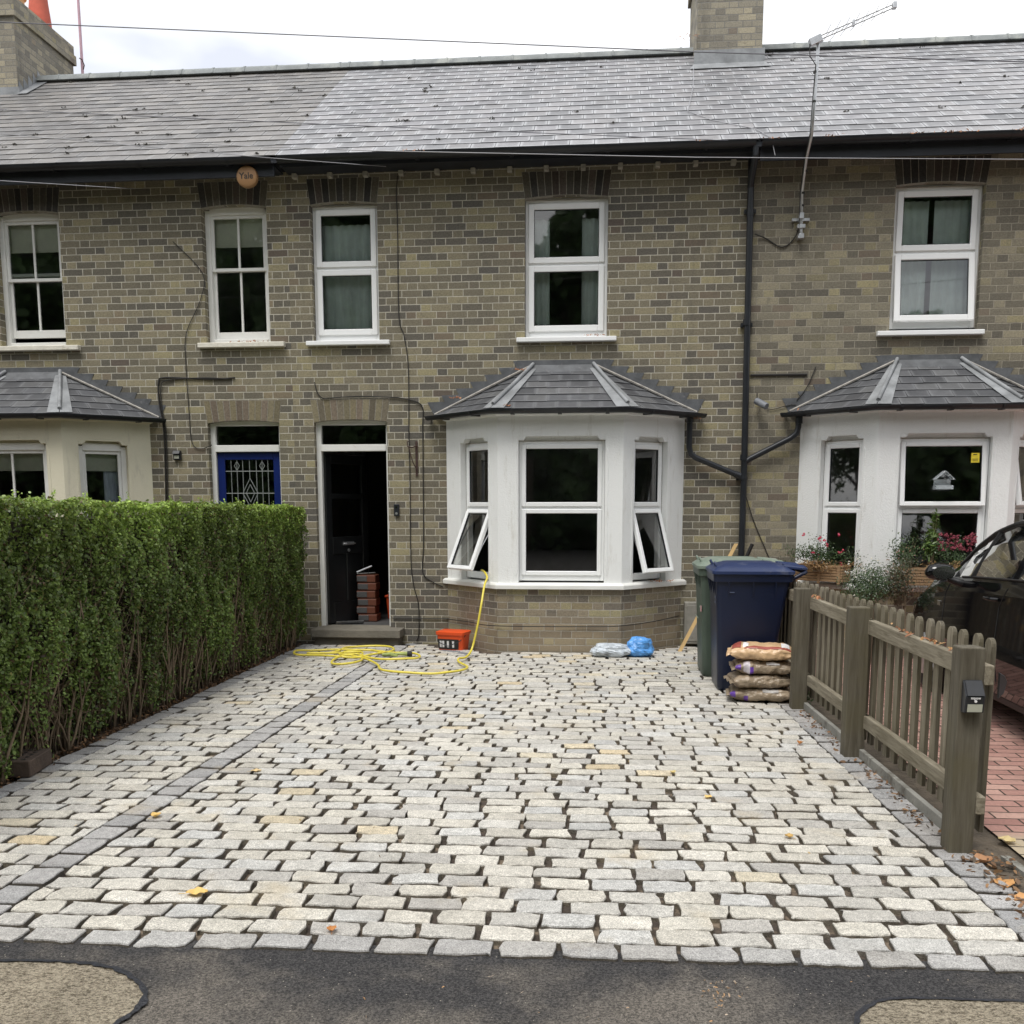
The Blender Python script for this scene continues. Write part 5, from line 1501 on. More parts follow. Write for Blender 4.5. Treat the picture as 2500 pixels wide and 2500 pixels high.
# ------------------------------------------------------------------ sand bags
def bag(cx, cy, z0, L, W, H, ang, mat, label, seed, extras=None, group='bags stacked in front of the blue bin', name='sand_bag', cat='bag of sand', lumps=.007):
    t = thing(name, label, cat, (cx, cy, z0), group)
    Mx = Matrix.Translation((cx, cy, z0)) @ Matrix.Rotation(ang, 4, 'Z')
    nu, nv = 56, 36
    def surf(u, v, extra=0.0):
        # u around -1..1 along length; v angle
        a = 2 * math.pi * v
        pw = .55
        cu, su = math.cos(a), math.sin(a)
        ex = max(0.0, 1 - abs(u) ** 5)
        hh = H / 2 * (.12 + .88 * ex ** .6)
        yy = W / 2 * (1 - .08 * abs(u) ** 3) * math.copysign(abs(cu) ** pw, cu)
        zz = hh * math.copysign(abs(su) ** .75, su)
        n_ = mnoise.noise(Vector((u * 2.2 + seed, cu * 1.5, su * 1.5))) * lumps * 1.6 + mnoise.noise(Vector((u * 7 + seed, cu * 4, su * 4))) * lumps * .9 - abs(mnoise.noise(Vector((u * 3 + seed * 2, cu * 2.5 + u, su * 2.5)))) * lumps * 2.2
        k = 1 + n_ / (W / 2) * 1.2
        sag = -.012 * (u * u)
        return Vector((u * L / 2 * (1 + .03 * mnoise.noise(Vector((a, seed, 0)))), yy * k, H / 2 + zz * (1 + n_ / (H / 2)) + sag * 0)) * 1.0 + Vector((0, math.copysign(extra, cu) * abs(cu), extra * su))
    mb = MB(Mx)
    g = [[mb.P(surf(-1 + 2 * i / nu, j / nv)) for j in range(nv)] for i in range(nu + 1)]
    for i in range(nu):
        for j in range(nv): mb.face((g[i][j], g[i + 1][j], g[i + 1][(j + 1) % nv], g[i][(j + 1) % nv])[::-1])
    mb.face(g[0]); mb.face(g[nu][::-1])
    mb.build('sack', mat, t, smooth=True)
    for e_ in (-1, 1):
        fl = MB(Mx); m_ = 10; q_ = [[fl.P((e_ * (L / 2 - .006 + .034 * b_), W * .46 * (-1 + 2 * a_ / m_), H / 2 + .006 * math.sin(a_ * 1.7 + seed) * (1 + b_) - .012 * b_)) for b_ in (0, .5, 1)] for a_ in range(m_ + 1)]
        for a_ in range(m_):
            for b_ in range(2): fl.face((q_[a_][b_], q_[a_ + 1][b_], q_[a_ + 1][b_ + 1], q_[a_][b_ + 1]))
        fo = fl.build('seal', mat, t, smooth=True); so = fo.modifiers.new('solid', 'SOLIDIFY'); so.thickness = .003
    def decal(nm, ua, ub, va, vb, m):
        d = MB(Mx); a, b = 10, 8
        gg = [[d.P(surf(ua + (ub - ua) * i / a, va + (vb - va) * j / b, .0025)) for j in range(b + 1)] for i in range(a + 1)]
        for i in range(a):
            for j in range(b): d.face((gg[i][j], gg[i + 1][j], gg[i + 1][j + 1], gg[i][j + 1])[::-1])
        d.build(nm, m, t, smooth=True)
    for e in extras or []: decal(*e)
    return t
bx_, by_ = 1.265, -3.04
# v: angle fraction; front side (-Y) is v = .5, top v = .25
bag(bx_ + .005, by_, .004, .48, .37, .112, R(-6), M['kraft'], 'lowest brown bag of sand, flat on the setts in front of the blue bin', 1.0, [('print', -.99, -.82, .38, .56, M['print_purple']), ('print', -.55, -.42, .50, .62, M['print_purple']), ('print', .05, .55, .34, .43, simple('faded_white_print', (.4, .38, .36), .4, .1))])
bag(bx_ + .0, by_, .108, .465, .36, .122, R(4), M['kraft'], 'plain brown bag of sand, second from the bottom of the stack', 2.3, [('print', .3, .6, .42, .47, M['kraft'])])
bag(bx_ + .02, by_, .220, .455, .36, .118, R(-3), M['kraft'], 'brown bag of sand with purple-and-white print, second from the top', 3.7, [('print', -.99, -.80, .40, .55, M['print_purple']), ('print', -.72, -.50, .34, .60, simple('bag_print_band', (.52, .48, .52), .4, .15)), ('print', -.50, -.38, .48, .60, M['print_purple']), ('print', .05, .5, .36, .43, M['print_white'])])
bag(bx_ + .005, by_ - .01, .330, .485, .36, .128, R(-9), M['kraft_top'], 'topmost orange-tan bag with red stripe, on the brown sand bags', 5.1, [('stripe', -.55, .97, .335, .40, M['print_red']), ('corner_print', -.95, -.66, .22, .36, M['print_red']), ('white_print', -.60, -.42, .25, .34, M['print_white']), ('white_print', .62, .88, .22, .33, M['print_white'])], name='orange_bag')

# crumpled plastic bags by the bay
def crumple(cx, cy, sx, sy, sz, mat, label, seed, nm='plastic_bag'):
    mb = MB(); nu, nv = 36, 18; g = []
    for i in range(nv + 1):
        ph = math.pi * i / nv; row = []
        for j in range(nu):
            a = 2 * math.pi * j / nu
            d = Vector((math.sin(ph) * math.cos(a), math.sin(ph) * math.sin(a), math.cos(ph)))
            k = 1 + .25 * mnoise.noise(d * 1.6 + Vector((seed, 0, 0))) + .16 * abs(mnoise.noise(d * 4 + Vector((seed, 3, 0)))) + .09 * abs(mnoise.noise(d * 9 + Vector((0, seed, 0))))
            e = Vector((math.copysign(abs(d.x) ** .8, d.x) * sx, math.copysign(abs(d.y) ** .8, d.y) * sy, d.z * sz)) * k
            row.append(mb.P((cx + e.x, cy + e.y, max(.004, sz * .85 + e.z))))
        g.append(row)
    for i in range(nv):
        for j in range(nu): mb.face((g[i][j], g[i + 1][j], g[i + 1][(j + 1) % nu], g[i][(j + 1) % nu]))
    o = mb.build(nm, mat, org=(cx, cy, 0)); tag(o, label, 'plastic bag', 'crumpled plastic bags by the bay'); return o
crumple(.09, -.90, .185, .11, .075, M['bag_clear'], 'clear crumpled plastic bag on the setts against the bay base', 2.0)
crumple(.385, -.86, .135, .10, .105, M['bag_blue'], 'bright blue crumpled plastic bag beside the clear one', 6.0)

# bucket
t = thing('bucket', 'square orange bucket with black label against the bay base', 'bucket', (-1.62, -.47, 0))
Mk = Matrix.Translation((-1.61, -.50, -.02)) @ Matrix.Rotation(R(-14), 4, 'Z')
mb = MB(Mk); mb.loft([rrect(-.135, .135, -.10, .10, .03, .0), rrect(-.155, .155, -.115, .115, .03, .19)]); mb.build('body', M['orange'], t, autosmooth=35)
mb = MB(Mk); mb.loft([rrect(-.165, .165, -.125, .125, .035, .185), rrect(-.168, .168, -.128, .128, .035, .215), rrect(-.15, .15, -.11, .11, .03, .222)]); mb.build('lid', M['orange'], t, autosmooth=35)
mb = MB(Mk); mb.prism([(-.13, -.1035, .03), (.10, -.1035, .03), (.108, -.1145, .14), (-.138, -.1145, .14)], (0, -.002, 0)); lb = mb.build('label', M['print_black'], t)
mb = MB(Mk)
for x_ in (-.115, -.085, -.03, .03): mb.prism([(x_, -.108, .05), (x_ + .022, -.108, .05), (x_ + .024, -.1155, .12), (x_ + .0, -.1155, .12)], (0, -.002, 0))
mb.build('lettering', M['print_white'], lb)
mb = MB(Mk); mb.tube([(-.16, -.05, .18), (-.11, -.13, .10), (.0, -.15, .07), (.12, -.13, .12), (.16, -.05, .18)], .005, 6); mb.build('handle', M['black_plastic'], t)

# hose
HP = [(-3.0, -1.03, .03)]
hose_xy = [(-2.214, -1.152), (-2.362, -.933), (-2.519, -.887), (-2.675, -.989), (-2.703, -1.153), (-2.62, -1.225), (-2.492, -1.175), (-2.404, -1.39), (-2.38, -1.626), (-2.465, -1.785), (-2.587, -1.77), (-2.646, -1.648), (-2.651, -1.41), (-2.574, -1.238), (-2.465, -1.285), (-2.383, -1.223), (-2.276, -1.072), (-2.22, -.921), (-2.211, -.771), (-2.303, -.624), (-2.501, -.577), (-2.714, -.626), (-2.755, -.754), (-2.764, -.996), (-2.85, -1.087), (-3.006, -1.10), (-3.02, -1.17), (-2.786, -1.114), (-2.668, -1.017), (-2.501, -1.033), (-2.422, -1.282), (-2.31, -1.382), (-2.165, -1.45), (-1.954, -1.433), (-1.861, -1.382), (-1.845, -1.234), (-1.892, -1.126), (-1.987, -1.048), (-2.175, -1.006), (-2.378, -.905), (-2.564, -.89), (-2.835, -.871), (-3.065, -.902), (-3.2, -.973), (-3.189, -1.136), (-3.12, -1.227), (-2.945, -1.25), (-2.784, -1.312), (-2.639, -1.337), (-2.536, -1.345), (-2.413, -1.39), (-2.284, -1.566), (-2.153, -1.784), (-2.078, -2.02), (-1.984, -2.152), (-1.798, -2.205), (-1.561, -2.215), (-1.402, -2.165), (-1.30, -2.06), (-1.274, -1.832), (-1.40, -1.55), (-1.423, -1.38), (-1.368, -1.26)]
pts3 = [(x, y, .024 + .012 * abs(math.sin(i * .9))) for i, (x, y) in enumerate(hose_xy)] + [(-1.34, -1.02, .08), (-1.285, -.98, .317), (-1.248, -.95, .536), (-1.232, -.80, .72), (-1.22, -.66, .79), (-1.27, -.50, .84), (-1.32, -.38, .85)]
P = [Vector(p) for p in pts3]; Q = []
for i in range(len(P) - 1):
    p0, p1, p2, p3 = P[max(0, i - 1)], P[i], P[i + 1], P[min(len(P) - 1, i + 2)]
    for k in range(6):
        tt = k / 6; Q.append(.5 * ((2 * p1) + (p2 - p0) * tt + (2 * p0 - 5 * p1 + 4 * p2 - p3) * tt * tt + (3 * p1 - p0 - 3 * p2 + p3) * tt ** 3))
t = thing('garden_hose', 'yellow garden hose coiled on the setts and running up into the bay window', 'garden hose', (-2.5, -1.2, 0))
mb = MB(); mb.tube(Q, .0115, 8); mb.build('tube', M['hose'], t, smooth=True)
t2 = MB(); t2.tube([(-2.25, -1.16, .03), (-2.17, -1.14, .032), (-2.13, -1.13, .033)], [.016, .022, .016], 10); t2.tube([(-2.12, -1.13, .033), (-2.05, -1.12, .035), (-1.99, -1.12, .036)], [.013, .018, .024], 10); t2.tube([(-2.15, -1.2, .03), (-2.08, -1.22, .03)], .012, 8)
nzl = t2.build('nozzle', M['hose_fit'], t, autosmooth=50)
t2 = MB(); t2.tube([(-1.995, -1.12, .036), (-1.95, -1.118, .037)], .028, 12); t2.build('nozzle_head', M['rubber'], nzl, autosmooth=50)

# plank, meter box, pipe end beside the bay
mb = MB(); mb.prism([(.80, -.52, 0), (.84, -.52, 0), (1.455, -.10, 1.13), (1.415, -.10, 1.13)], (0, .022, 0)); o = mb.build('plank', M['plank'], org=(.82, -.5, 0)); tag(o, 'sawn timber batten leaning on the wall behind the bins', 'timber batten')
t = thing('meter_box', 'grey utility meter box on the wall between bay and bins', 'meter box', (1.05, -.05, .25))
mb = MB(); mb.box(.895, 1.20, -.13, -.003, .03, .49); mb.build('case', M['meter'], t, bevel=.008)
mb = MB(); mb.box(.92, 1.18, -.138, -.1305, .06, .46); mb.build('lid', M['meter'], t, bevel=.006)
o = MB(); o.tube([(1.53, -.12, .95), (1.60, -.14, 1.13)], .02, 8); o = o.build('tool_handle', M['rubber'], org=(1.53, -.12, .95)); tag(o, 'black tool handle poking up beside the downpipe behind the bins', 'tool handle')

# ------------------------------------------------------------------ plants on and by the right bay
def plant(name, label, cat, c, rad, n, size, cols, seed, flowers=None, stems=14, group=None, asp=.5, up=.6):
    rng = np.random.default_rng(seed); rg = random.Random(seed)
    t = thing(name, label, cat, (c[0], c[1], c[2] - rad[2]), group)
    # clumps
    cl = rng.normal(0, .45, (max(5, n // 90), 3)); cl[:, 2] = np.abs(cl[:, 2]) * 1.1 - .5
    w = cl[rng.integers(0, len(cl), n)] + rng.normal(0, .24, (n, 3))
    C = np.array(c) + w * np.array(rad)
    N = w * np.array([1, 1, .6]) + np.array([0, -.3, up])
    cc = np.array(cols)[rng.integers(0, len(cols), n)] * rng.uniform(.7, 1.3, (n, 1))
    np_mesh('foliage', leaves_np(C, N, rng.uniform(.7, 1.3, n) * size, asp, rng, .6), 6, cc, M['leaf'], t)
    st = MB()
    for k in range(stems):
        a = Vector((c[0] + rg.uniform(-.25, .25) * rad[0], c[1] + rg.uniform(-.2, .2) * rad[1], c[2] - rad[2]))
        q = C[rg.randrange(len(C))]; b = Vector(q)
        m_ = a.lerp(b, .5) + Vector((0, 0, .1 * rad[2]))
        st.tube([a, m_, b], .003, 4, cap=False, r1=.0015)
    st.build('stem', M['stem'], t)
    if flowers:
        fc, fn, fs, zr = flowers
        F = np.array(c) + np.stack([rng.uniform(-1, 1, fn) * rad[0] * .95, rng.uniform(-1, .2, fn) * rad[1], rng.uniform(zr[0], zr[1], fn) * rad[2]], 1)
        k = 5; F = np.repeat(F, k, 0) + rng.normal(0, fs * .35, (fn * k, 3))
        np_mesh('flower', leaves_np(F, np.tile([0, -1, .6], (len(F), 1)), fs, .9, rng, .6), 6, np.array(fc)[rng.integers(0, len(fc), len(F))] * 1.0, M['petal'], t)['kind'] = 'stuff'
    return t
G1 = [(.045, .085, .03), (.065, .11, .04), (.09, .13, .055)]; G2 = [(.06, .075, .035), (.09, .085, .05), (.12, .085, .05), (.05, .06, .03)]
def planter(x0, x1, y0, y1, z0, z1, label, ang=0):
    t = thing('planter_box', label, 'planter box', ((x0 + x1) / 2, (y0 + y1) / 2, z0), 'slatted window planters')
    Mp = Matrix.Translation((x0, y0, 0)) @ Matrix.Rotation(ang, 4, 'Z'); w_, d_ = x1 - x0, y1 - y0
    n = 6
    for k in range(n):
        a = z0 + (z1 - z0) * k / n; b = a + (z1 - z0) / n - .005
        mb = MB(Mp); mb.box(0, w_, 0, .014, a, b); mb.box(0, .014, .0145, d_, a, b); mb.box(w_ - .014, w_, .0145, d_, a, b); mb.box(0, w_, d_ + .0005, d_ + .014, a, b)
        mb.build('slat', M['trellis'], t, bevel=.003)
    mb = MB(Mp)
    for x_ in (.02, w_ * .5, w_ - .05): mb.box(x_, x_ + .03, -.008, -.0005, z0 - .02, z1)
    mb.build('batten', M['trellis'], t)
    mb = MB(Mp); mb.box(.015, w_ - .015, .016, d_ - .002, z0 + .01, z1 - .02); mb.build('soil', M['earth'], t)
    return t
cang = math.atan2(-.65, .642)
planter(2.02, 2.56, -.28, -.10, .755, .93, 'slatted wooden planter of pink flowers on the left cant of the right bay', R(-38))
planter(2.93, 3.68, -.93, -.73, .755, .93, 'slatted wooden planter under the right bay front window')
plant('flowering_plant', 'leafy plant with pink flowers in the left slatted planter', 'flowering plant', (2.28, -.42, 1.07), (.25, .14, .18), 1900, .02, G1, 3, ([(.55, .04, .10), (.62, .12, .18), (.5, .05, .08)], 12, .022, (-.8, 1.1)), 26)
plant('dry_foliage', 'straw-coloured dead growth spilling over the left slatted planter', 'dead plant', (2.24, -.50, .93), (.28, .08, .07), 800, .024, [(.34, .21, .09), (.42, .28, .13), (.25, .14, .06)], 4, None, 10, asp=.25)
plant('leafy_plant', 'thin leafy plant at the left end of the front slatted planter', 'plant', (3.02, -.86, 1.12), (.17, .1, .24), 1300, .02, G1, 5, None, 22)
plant('lily_plant', 'tall light green lily stem in the front slatted planter', 'lily', (3.24, -.86, 1.17), (.085, .07, .25), 420, .065, [(.12, .19, .05), (.16, .24, .07)], 6, None, 8, asp=.22)
plant('sedum_plant', 'plant with dense deep pink flower heads in the front slatted planter', 'flowering plant', (3.47, -.86, 1.07), (.19, .1, .15), 1100, .02, G1, 7, ([(.26, .045, .07), (.36, .08, .11), (.20, .035, .05)], 120, .016, (.2, 1.3)), 16)
plant('dry_foliage', 'straw-coloured dead stems hanging over the front slatted planter', 'dead plant', (3.42, -.95, .93), (.16, .05, .10), 380, .026, [(.34, .21, .09), (.42, .28, .13)], 14, None, 10, asp=.2)
plant('daisy_bush', 'standard bush dotted with small white daisies before the right bay', 'daisy bush', (2.58, -1.15, .80), (.27, .2, .22), 5200, .017, G1 + [(.09, .12, .08)], 8, ([(.8, .8, .75), (.75, .72, .6)], 34, .012, (-.5, 1.2)), 40)
plant('brown_shrub', 'brownish seed-headed shrub right of the daisy bush', 'shrub', (2.88, -1.15, .84), (.2, .17, .26), 3200, .016, G2, 9, ([(.30, .16, .10), (.35, .22, .16)], 60, .008, (-.6, 1.2)), 40)
for (x_, lab) in ((2.62, 'thin trunk of the daisy bush behind the fence'), (2.92, 'thin trunk of the brown shrub behind the fence')):
    mb = MB(); mb.tube([(x_, -1.15, 0), (x_ + .01, -1.15, .35), (x_, -1.15, .68)], .014, 8); o = mb.build('trunk_stake', M['stem'], org=(x_, -1.15, 0)); tag(o, lab, 'plant stake')
plant('weed', 'small green weed at the foot of the second fence post from the bins', 'weed', (1.60, -3.22, .10), (.08, .1, .1), 160, .022, G1, 10, None, 8)

# ------------------------------------------------------------------ car
def car():
    t = thing('parked_car', 'black hatchback car parked nose-in on the red block drive', 'car', (3.55, -4.0, 0))
    NY, CX = -1.60, 3.57
    # station: y(from nose), halfwidth, sill z, shoulder z, belt z, top z (hood/roof centre), roof halfwidth
    ST = [(0.00, .50, .30, .48, .54, .58, .42), (.06, .66, .24, .52, .60, .67, .56), (.20, .78, .20, .55, .68, .78, .64), (.45, .83, .20, .58, .77, .88, .68),
          (.75, .845, .20, .60, .87, .965, .70), (1.0, .85, .20, .60, .94, 1.03, .70), (1.2, .85, .20, .60, .975, 1.10, .68), (1.45, .85, .20, .60, 1.0, 1.27, .65), (1.75, .85, .20, .60, 1.02, 1.41, .625),
          (2.05, .85, .20, .60, 1.035, 1.485, .61), (2.4, .85, .20, .60, 1.05, 1.515, .60), (2.8, .85, .20, .60, 1.065, 1.51, .60), (3.3, .85, .20, .60, 1.08, 1.47, .59), (3.7, .845, .22, .60, 1.085, 1.38, .58),
          (3.95, .82, .24, .60, 1.07, 1.22, .58), (4.1, .78, .26, .60, 1.0, 1.04, .60), (4.18, .72, .32, .58, .8, .82, .56)]
    from bisect import bisect
    def interp(y):
        ys_ = [s[0] for s in ST]; i = max(1, min(len(ST) - 1, bisect(ys_, y))); a, b = ST[i - 1], ST[i]; k = (y - a[0]) / (b[0] - a[0])
        k = max(0, min(1, k)); return [p + (q - p) * k for p, q in zip(a, b)]
    ys_ = sorted(set([s[0] for s in ST] + [.12, .32, .6, .88, 1.1, 1.32, 1.55, 1.65, 1.9, 2.2, 2.44, 2.53, 2.65, 3.0, 3.15, 3.5, 3.85, 4.02]))
    def section(y):
        _, w, zs, zm, zb, zt, rw = interp(y)
        cab = max(0.0, min(1.0, (zt - zb - .1) / .25))
        gt = zb + (zt - zb) * .86 if cab > 0 else zb + (zt - zb) * .5
        p = [(w * .90, zs), (w * .97, zs + .10), (w * 1.0, zm - .1), (w * 1.005, zm), (w * .985, zb - .11), (w * .965, zb - .03), (w * .945, zb)]
        g0 = rw * 1.02 if cab > 0 else rw * 1.1
        wg = (w * .945) + (g0 - w * .945) * 1.0
        p += [((w * .945 * 2 + wg) / 3 + .012 * cab, zb + (gt - zb) / 3), ((w * .945 + wg * 2) / 3 + .015 * cab, zb + (gt - zb) * 2 / 3), (wg + .008 * cab, gt)]
        p += [(wg * .93, gt + (zt - gt) * .62), (wg * .72, gt + (zt - gt) * .9), (wg * .35, zt - .002), (0, zt)]
        return p
    secs = [section(y) for y in ys_]; n = len(secs[0])
    body = MB(); gl_ = {k: MB() for k in ('side', 'side2', 'sidef', 'sidef2', 'windscreen', 'rear')}
    def wr(mb, y, p, s): return mb.P((CX + s * p[0], NY - y, p[1]))
    for s in (-1, 1):
        for i in range(len(ys_) - 1):
            for j in range(n - 1):
                y0_, y1_ = ys_[i], ys_[i + 1]
                ym = (y0_ + y1_) / 2
                side_glass = 6 <= j <= 8 and 1.50 <= ym <= 3.80 and not (2.44 <= ym <= 2.53)
                screen = j >= 9 and (1.15 <= ym <= 2.05) and j >= 10
                rear = j >= 10 and 3.70 <= ym <= 4.05
                mb = (gl_[('sidef' if ym < 2.48 else 'side') + ('' if s < 0 else '2')] if side_glass else gl_['windscreen'] if screen else gl_['rear']) if (side_glass or screen or rear) else body
                q = [wr(mb, y0_, secs[i][j], s), wr(mb, y1_, secs[i + 1][j], s), wr(mb, y1_, secs[i + 1][j + 1], s), wr(mb, y0_, secs[i][j + 1], s)]
                mb.face(q if s > 0 else q[::-1])
    # nose and tail caps
    for i, sec in ((0, secs[0]), (len(secs) - 1, secs[-1])):
        a = [wr(body, ys_[i], p, -1) for p in sec] + [wr(body, ys_[i], p, 1) for p in sec[::-1][1:]]
        body.face(a if i else a[::-1])
    b = body.build('body', M['car_paint'], t, autosmooth=38)
    cg = glass_mat('car_glass', (.50, .66, .62), .45)
    for k_, nm in (('sidef', 'front_window'), ('sidef2', 'front_window'), ('side', 'side_window'), ('side2', 'side_window'), ('windscreen', 'windscreen'), ('rear', 'rear_window')): gl_[k_].build(nm, cg, t, smooth=True)
    fl = MB(); fl.box(CX - .78, CX + .78, NY - 3.95, NY - .2, .18, .22); fl.build('floor', M['car_trim'], t)
    def sx(y, z):
        sc = section(y)
        for (x0, z0), (x1, z1) in zip(sc, sc[1:]):
            if z0 <= z <= z1: return x0 + (x1 - x0) * (z - z0) / max(1e-6, z1 - z0)
        return sc[-1][0]
    # shut lines, window rubber
    for nm, lines in (('door', [[(1.26, .30), (1.24, .6), (1.25, .85), (1.32, .965)], [(2.34, .28), (2.33, .6), (2.34, .85), (2.46, 1.03)], [(3.35, .28), (3.37, .6), (3.55, .9), (3.65, 1.06)]]),):
        for L in lines:
            mb = MB(); Q = []
            for a, c in zip(L, L[1:]):
                for k in range(5): y = a[0] + (c[0] - a[0]) * k / 5; z = a[1] + (c[1] - a[1]) * k / 5; Q.append((CX - sx(y, z) - .0005, NY - y, z))
            mb.tube(Q, .004, 5); mb.build('shut_line', M['rubber'], b)
    mb = MB(); Q = [(CX - sx(y, interp(y)[4]) - .004, NY - y, interp(y)[4] + .0) for y in [1.52 + .1 * k for k in range(24)]]; mb.tube(Q, .009, 6); mb.build('window_trim', M['car_trim'], b)
    mb = MB(); Q = []
    for k in range(24):
        y = 1.52 + .1 * k; sc = section(y); Q.append((CX - sc[9][0] - .004, NY - y, sc[9][1]))
    Q = [(CX - section(y)[9][0] - .002, NY - y, section(y)[9][1]) for y in (1.18, 1.25, 1.32, 1.4, 1.46)] + Q
    mb.tube(Q, .019, 8); mb.build('window_trim', M['car_trim'], b)
    # quarter light divider near mirror
    sc = section(1.60); mb = MB(); mb.tube([(CX - section(1.72)[6][0] - .004, NY - 1.72, section(1.72)[6][1]), (CX - section(1.80)[9][0] - .003, NY - 1.80, section(1.80)[9][1])], .016, 6); mb.build('window_trim', M['car_trim'], b)
    for yh in (2.17, 3.2):
        mb = MB(); z_ = .90; x_ = CX - sx(yh, z_)
        mb.tube([(x_ - .004, NY - yh + .02, z_), (x_ - .04, NY - yh - .0, z_ + .004), (x_ - .042, NY - yh - .12, z_ + .006), (x_ - .004, NY - yh - .15, z_ + .004)], .013, 8); mb.build('door_handle', M['car_paint'], b, autosmooth=50)
    mb = MB(); x_ = CX - sx(1.13, .76); mb.box(x_ - .006, x_ + .004, NY - 1.17, NY - 1.10, .745, .785); mb.build('badge', M['chrome'], b, bevel=.002)
    # mirrors
    for s in (-1, 1):
        zc = 1.02; yc = NY - 1.56; xs_ = CX + s * .82
        m = MB(); N_ = 14; rings = []
        for k, (dx, rz, ry) in enumerate(((.06, .02, .02), (.075, .055, .045), (.13, .068, .062), (.20, .07, .062), (.255, .055, .05), (.28, .02, .02))):
            rings.append([(xs_ + s * dx, yc + math.cos(2 * math.pi * q / N_) * ry + (.03 - .1 * dx), zc + .02 + math.sin(2 * math.pi * q / N_) * rz * (1.0 if math.sin(2 * math.pi * q / N_) > 0 else .85)) for q in range(N_)])
        m.loft(rings if s > 0 else rings); mm = m.build('mirror', M['car_paint'], t, autosmooth=60)
        m = MB(); m.loft([[(xs_ + s * (.16 + math.cos(2 * math.pi * q / N_) * .085), yc - .058 + .012 - e, zc + .02 + math.sin(2 * math.pi * q / N_) * .052) for q in range(N_)] for e in (0, .006)]); m.build('mirror_glass', M['chrome'], mm)
        m = MB(); m.tube([(xs_ - s * .02, yc, zc - .07), (xs_ + s * .05, yc, zc - .05), (xs_ + s * .11, yc + .005, zc - .03)], [.03, .028, .022], 8); m.build('mirror_arm', M['car_trim'], mm, autosmooth=50)
    for yw in (.86, 3.45):
        for s in (-1, 1):
            x_ = CX + s * .74
            mb = MB(); prof = [(.20, -.085), (.285, -.095), (.305, -.06), (.305, .06), (.285, .095), (.20, .085)]
            mb.loft([[(x_ + e, NY - yw + math.cos(2 * math.pi * q / 28) * r_, .305 + math.sin(2 * math.pi * q / 28) * r_) for q in range(28)] for r_, e in prof]); w = mb.build('wheel', M['rubber'], t, autosmooth=40)
            mb = MB(); mb.tube([(x_ + s * .06, NY - yw, .305), (x_ + s * .088, NY - yw, .305)], .198, 24)
            for q in range(5): a = 2 * math.pi * q / 5; mb.tube([(x_ + s * .092, NY - yw, .305), (x_ + s * .094, NY - yw + math.cos(a) * .18, .305 + math.sin(a) * .18)], .02, 6)
            mb.build('rim', M['steel'], w)
    for s in (-1, 1):
        mb = MB(); mb.loft([[(CX + s * (.60 + math.cos(2 * math.pi * q / 16) * .13), NY - .12 - e, .64 + math.sin(2 * math.pi * q / 16) * .07) for q in range(16)] for e in (-.03, .12)]); mb.build('headlight', M['chrome'], t)
        mb = MB(); mb.box(CX + s * .66 - .08, CX + s * .66 + .08, NY - 4.16, NY - 4.0, .78, .95); mb.build('tail_light', M['red_lamp'], t, bevel=.02)
    for (yy, xx) in ((2.1, -.36), (2.1, .36), (3.0, -.36), (3.0, .36)):
        mb = MB(); mb.box(CX + xx - .24, CX + xx + .24, NY - yy - .5, NY - yy, .35, .60); mb.box(CX + xx - .23, CX + xx + .23, NY - yy - .58, NY - yy - .46, .5, 1.06); mb.box(CX + xx - .12, CX + xx + .12, NY - yy - .60, NY - yy - .50, 1.10, 1.28); mb.build('seat', M['car_seat'], t, bevel=.04, seg=2)
    mb = MB(); mb.box(CX - .74, CX + .74, NY - 1.62, NY - 1.34, .7, .95); mb.tube([(CX + .36 + math.cos(2 * math.pi * q / 16) * .18, NY - 1.82 - math.sin(2 * math.pi * q / 16) * .06, .98 + math.sin(2 * math.pi * q / 16) * .17) for q in range(17)], .014, 6); mb.build('dashboard', M['car_seat'], t, bevel=.02)
car()

# ------------------------------------------------------------------ fallen leaves and litter
def leaf(x, y, z, size, col, label, ang, curl=.35):
    mb = MB(Matrix.Translation((x, y, z)) @ Matrix.Rotation(ang, 4, 'Z')); mb.cc = col
    n = 6; g = []
    for i in range(n + 1):
        u = -1 + 2 * i / n; w_ = (1 - u * u) ** .7 * .5 + .02
        g.append([mb.P((u * size / 2, w_ * v * size * .8, size * (.02 + curl * .35 * (abs(v) ** 1.5) * (1 - u * u) + curl * .22 * u * u + .05 * math.sin(i * 2.1 + v)))) for v in (-1, -.5, 0, .5, 1)])
    for i in range(n):
        for j in range(4): mb.face((g[i][j], g[i + 1][j], g[i + 1][j + 1], g[i][j + 1]))
    mb.tube([(-size / 2, 0, size * .05), (-size * .85, size * .05, size * .04)], .0012, 4)
    o = mb.build('fallen_leaf', M['leaf_dry'], org=(x, y, z)); tag(o, label, 'fallen leaf', 'fallen leaves on the drive'); return o
YLF, OLF, BLF = (.75, .52, .18), (.50, .22, .07), (.30, .14, .06)
leaf(-1.63, -7.31, .006, .085, YLF, 'largest pale yellow leaf, near the front left of the drive', .3)
leaf(-2.24, -6.37, .006, .06, YLF, 'curled yellow leaf stalk beside the grey divider strip', 1.2, .8)
leaf(-.99, -7.60, .004, .045, OLF, 'small orange leaf wedged in the row behind the front edge', 1.9, .8)
leaf(1.30, -4.55, .006, .05, OLF, 'upturned orange leaf near the middle fence post on the setts', 1.0, 1.2)
leaf(.89, -6.41, .006, .045, (.55, .36, .12), 'small ochre leaf on the front right setts', 2.4, .9)
leaf(.578, -5.79, .006, .05, YLF, 'small yellow leaf on the right half of the drive', .9)
leaf(.42, -5.33, .006, .045, (.62, .5, .22), 'small cream leaf curled mid drive', 2.0, .9)
leaf(-2.03, -5.5, .006, .06, (.68, .52, .28), 'pale flat leaf just right of the divider strip', .4)
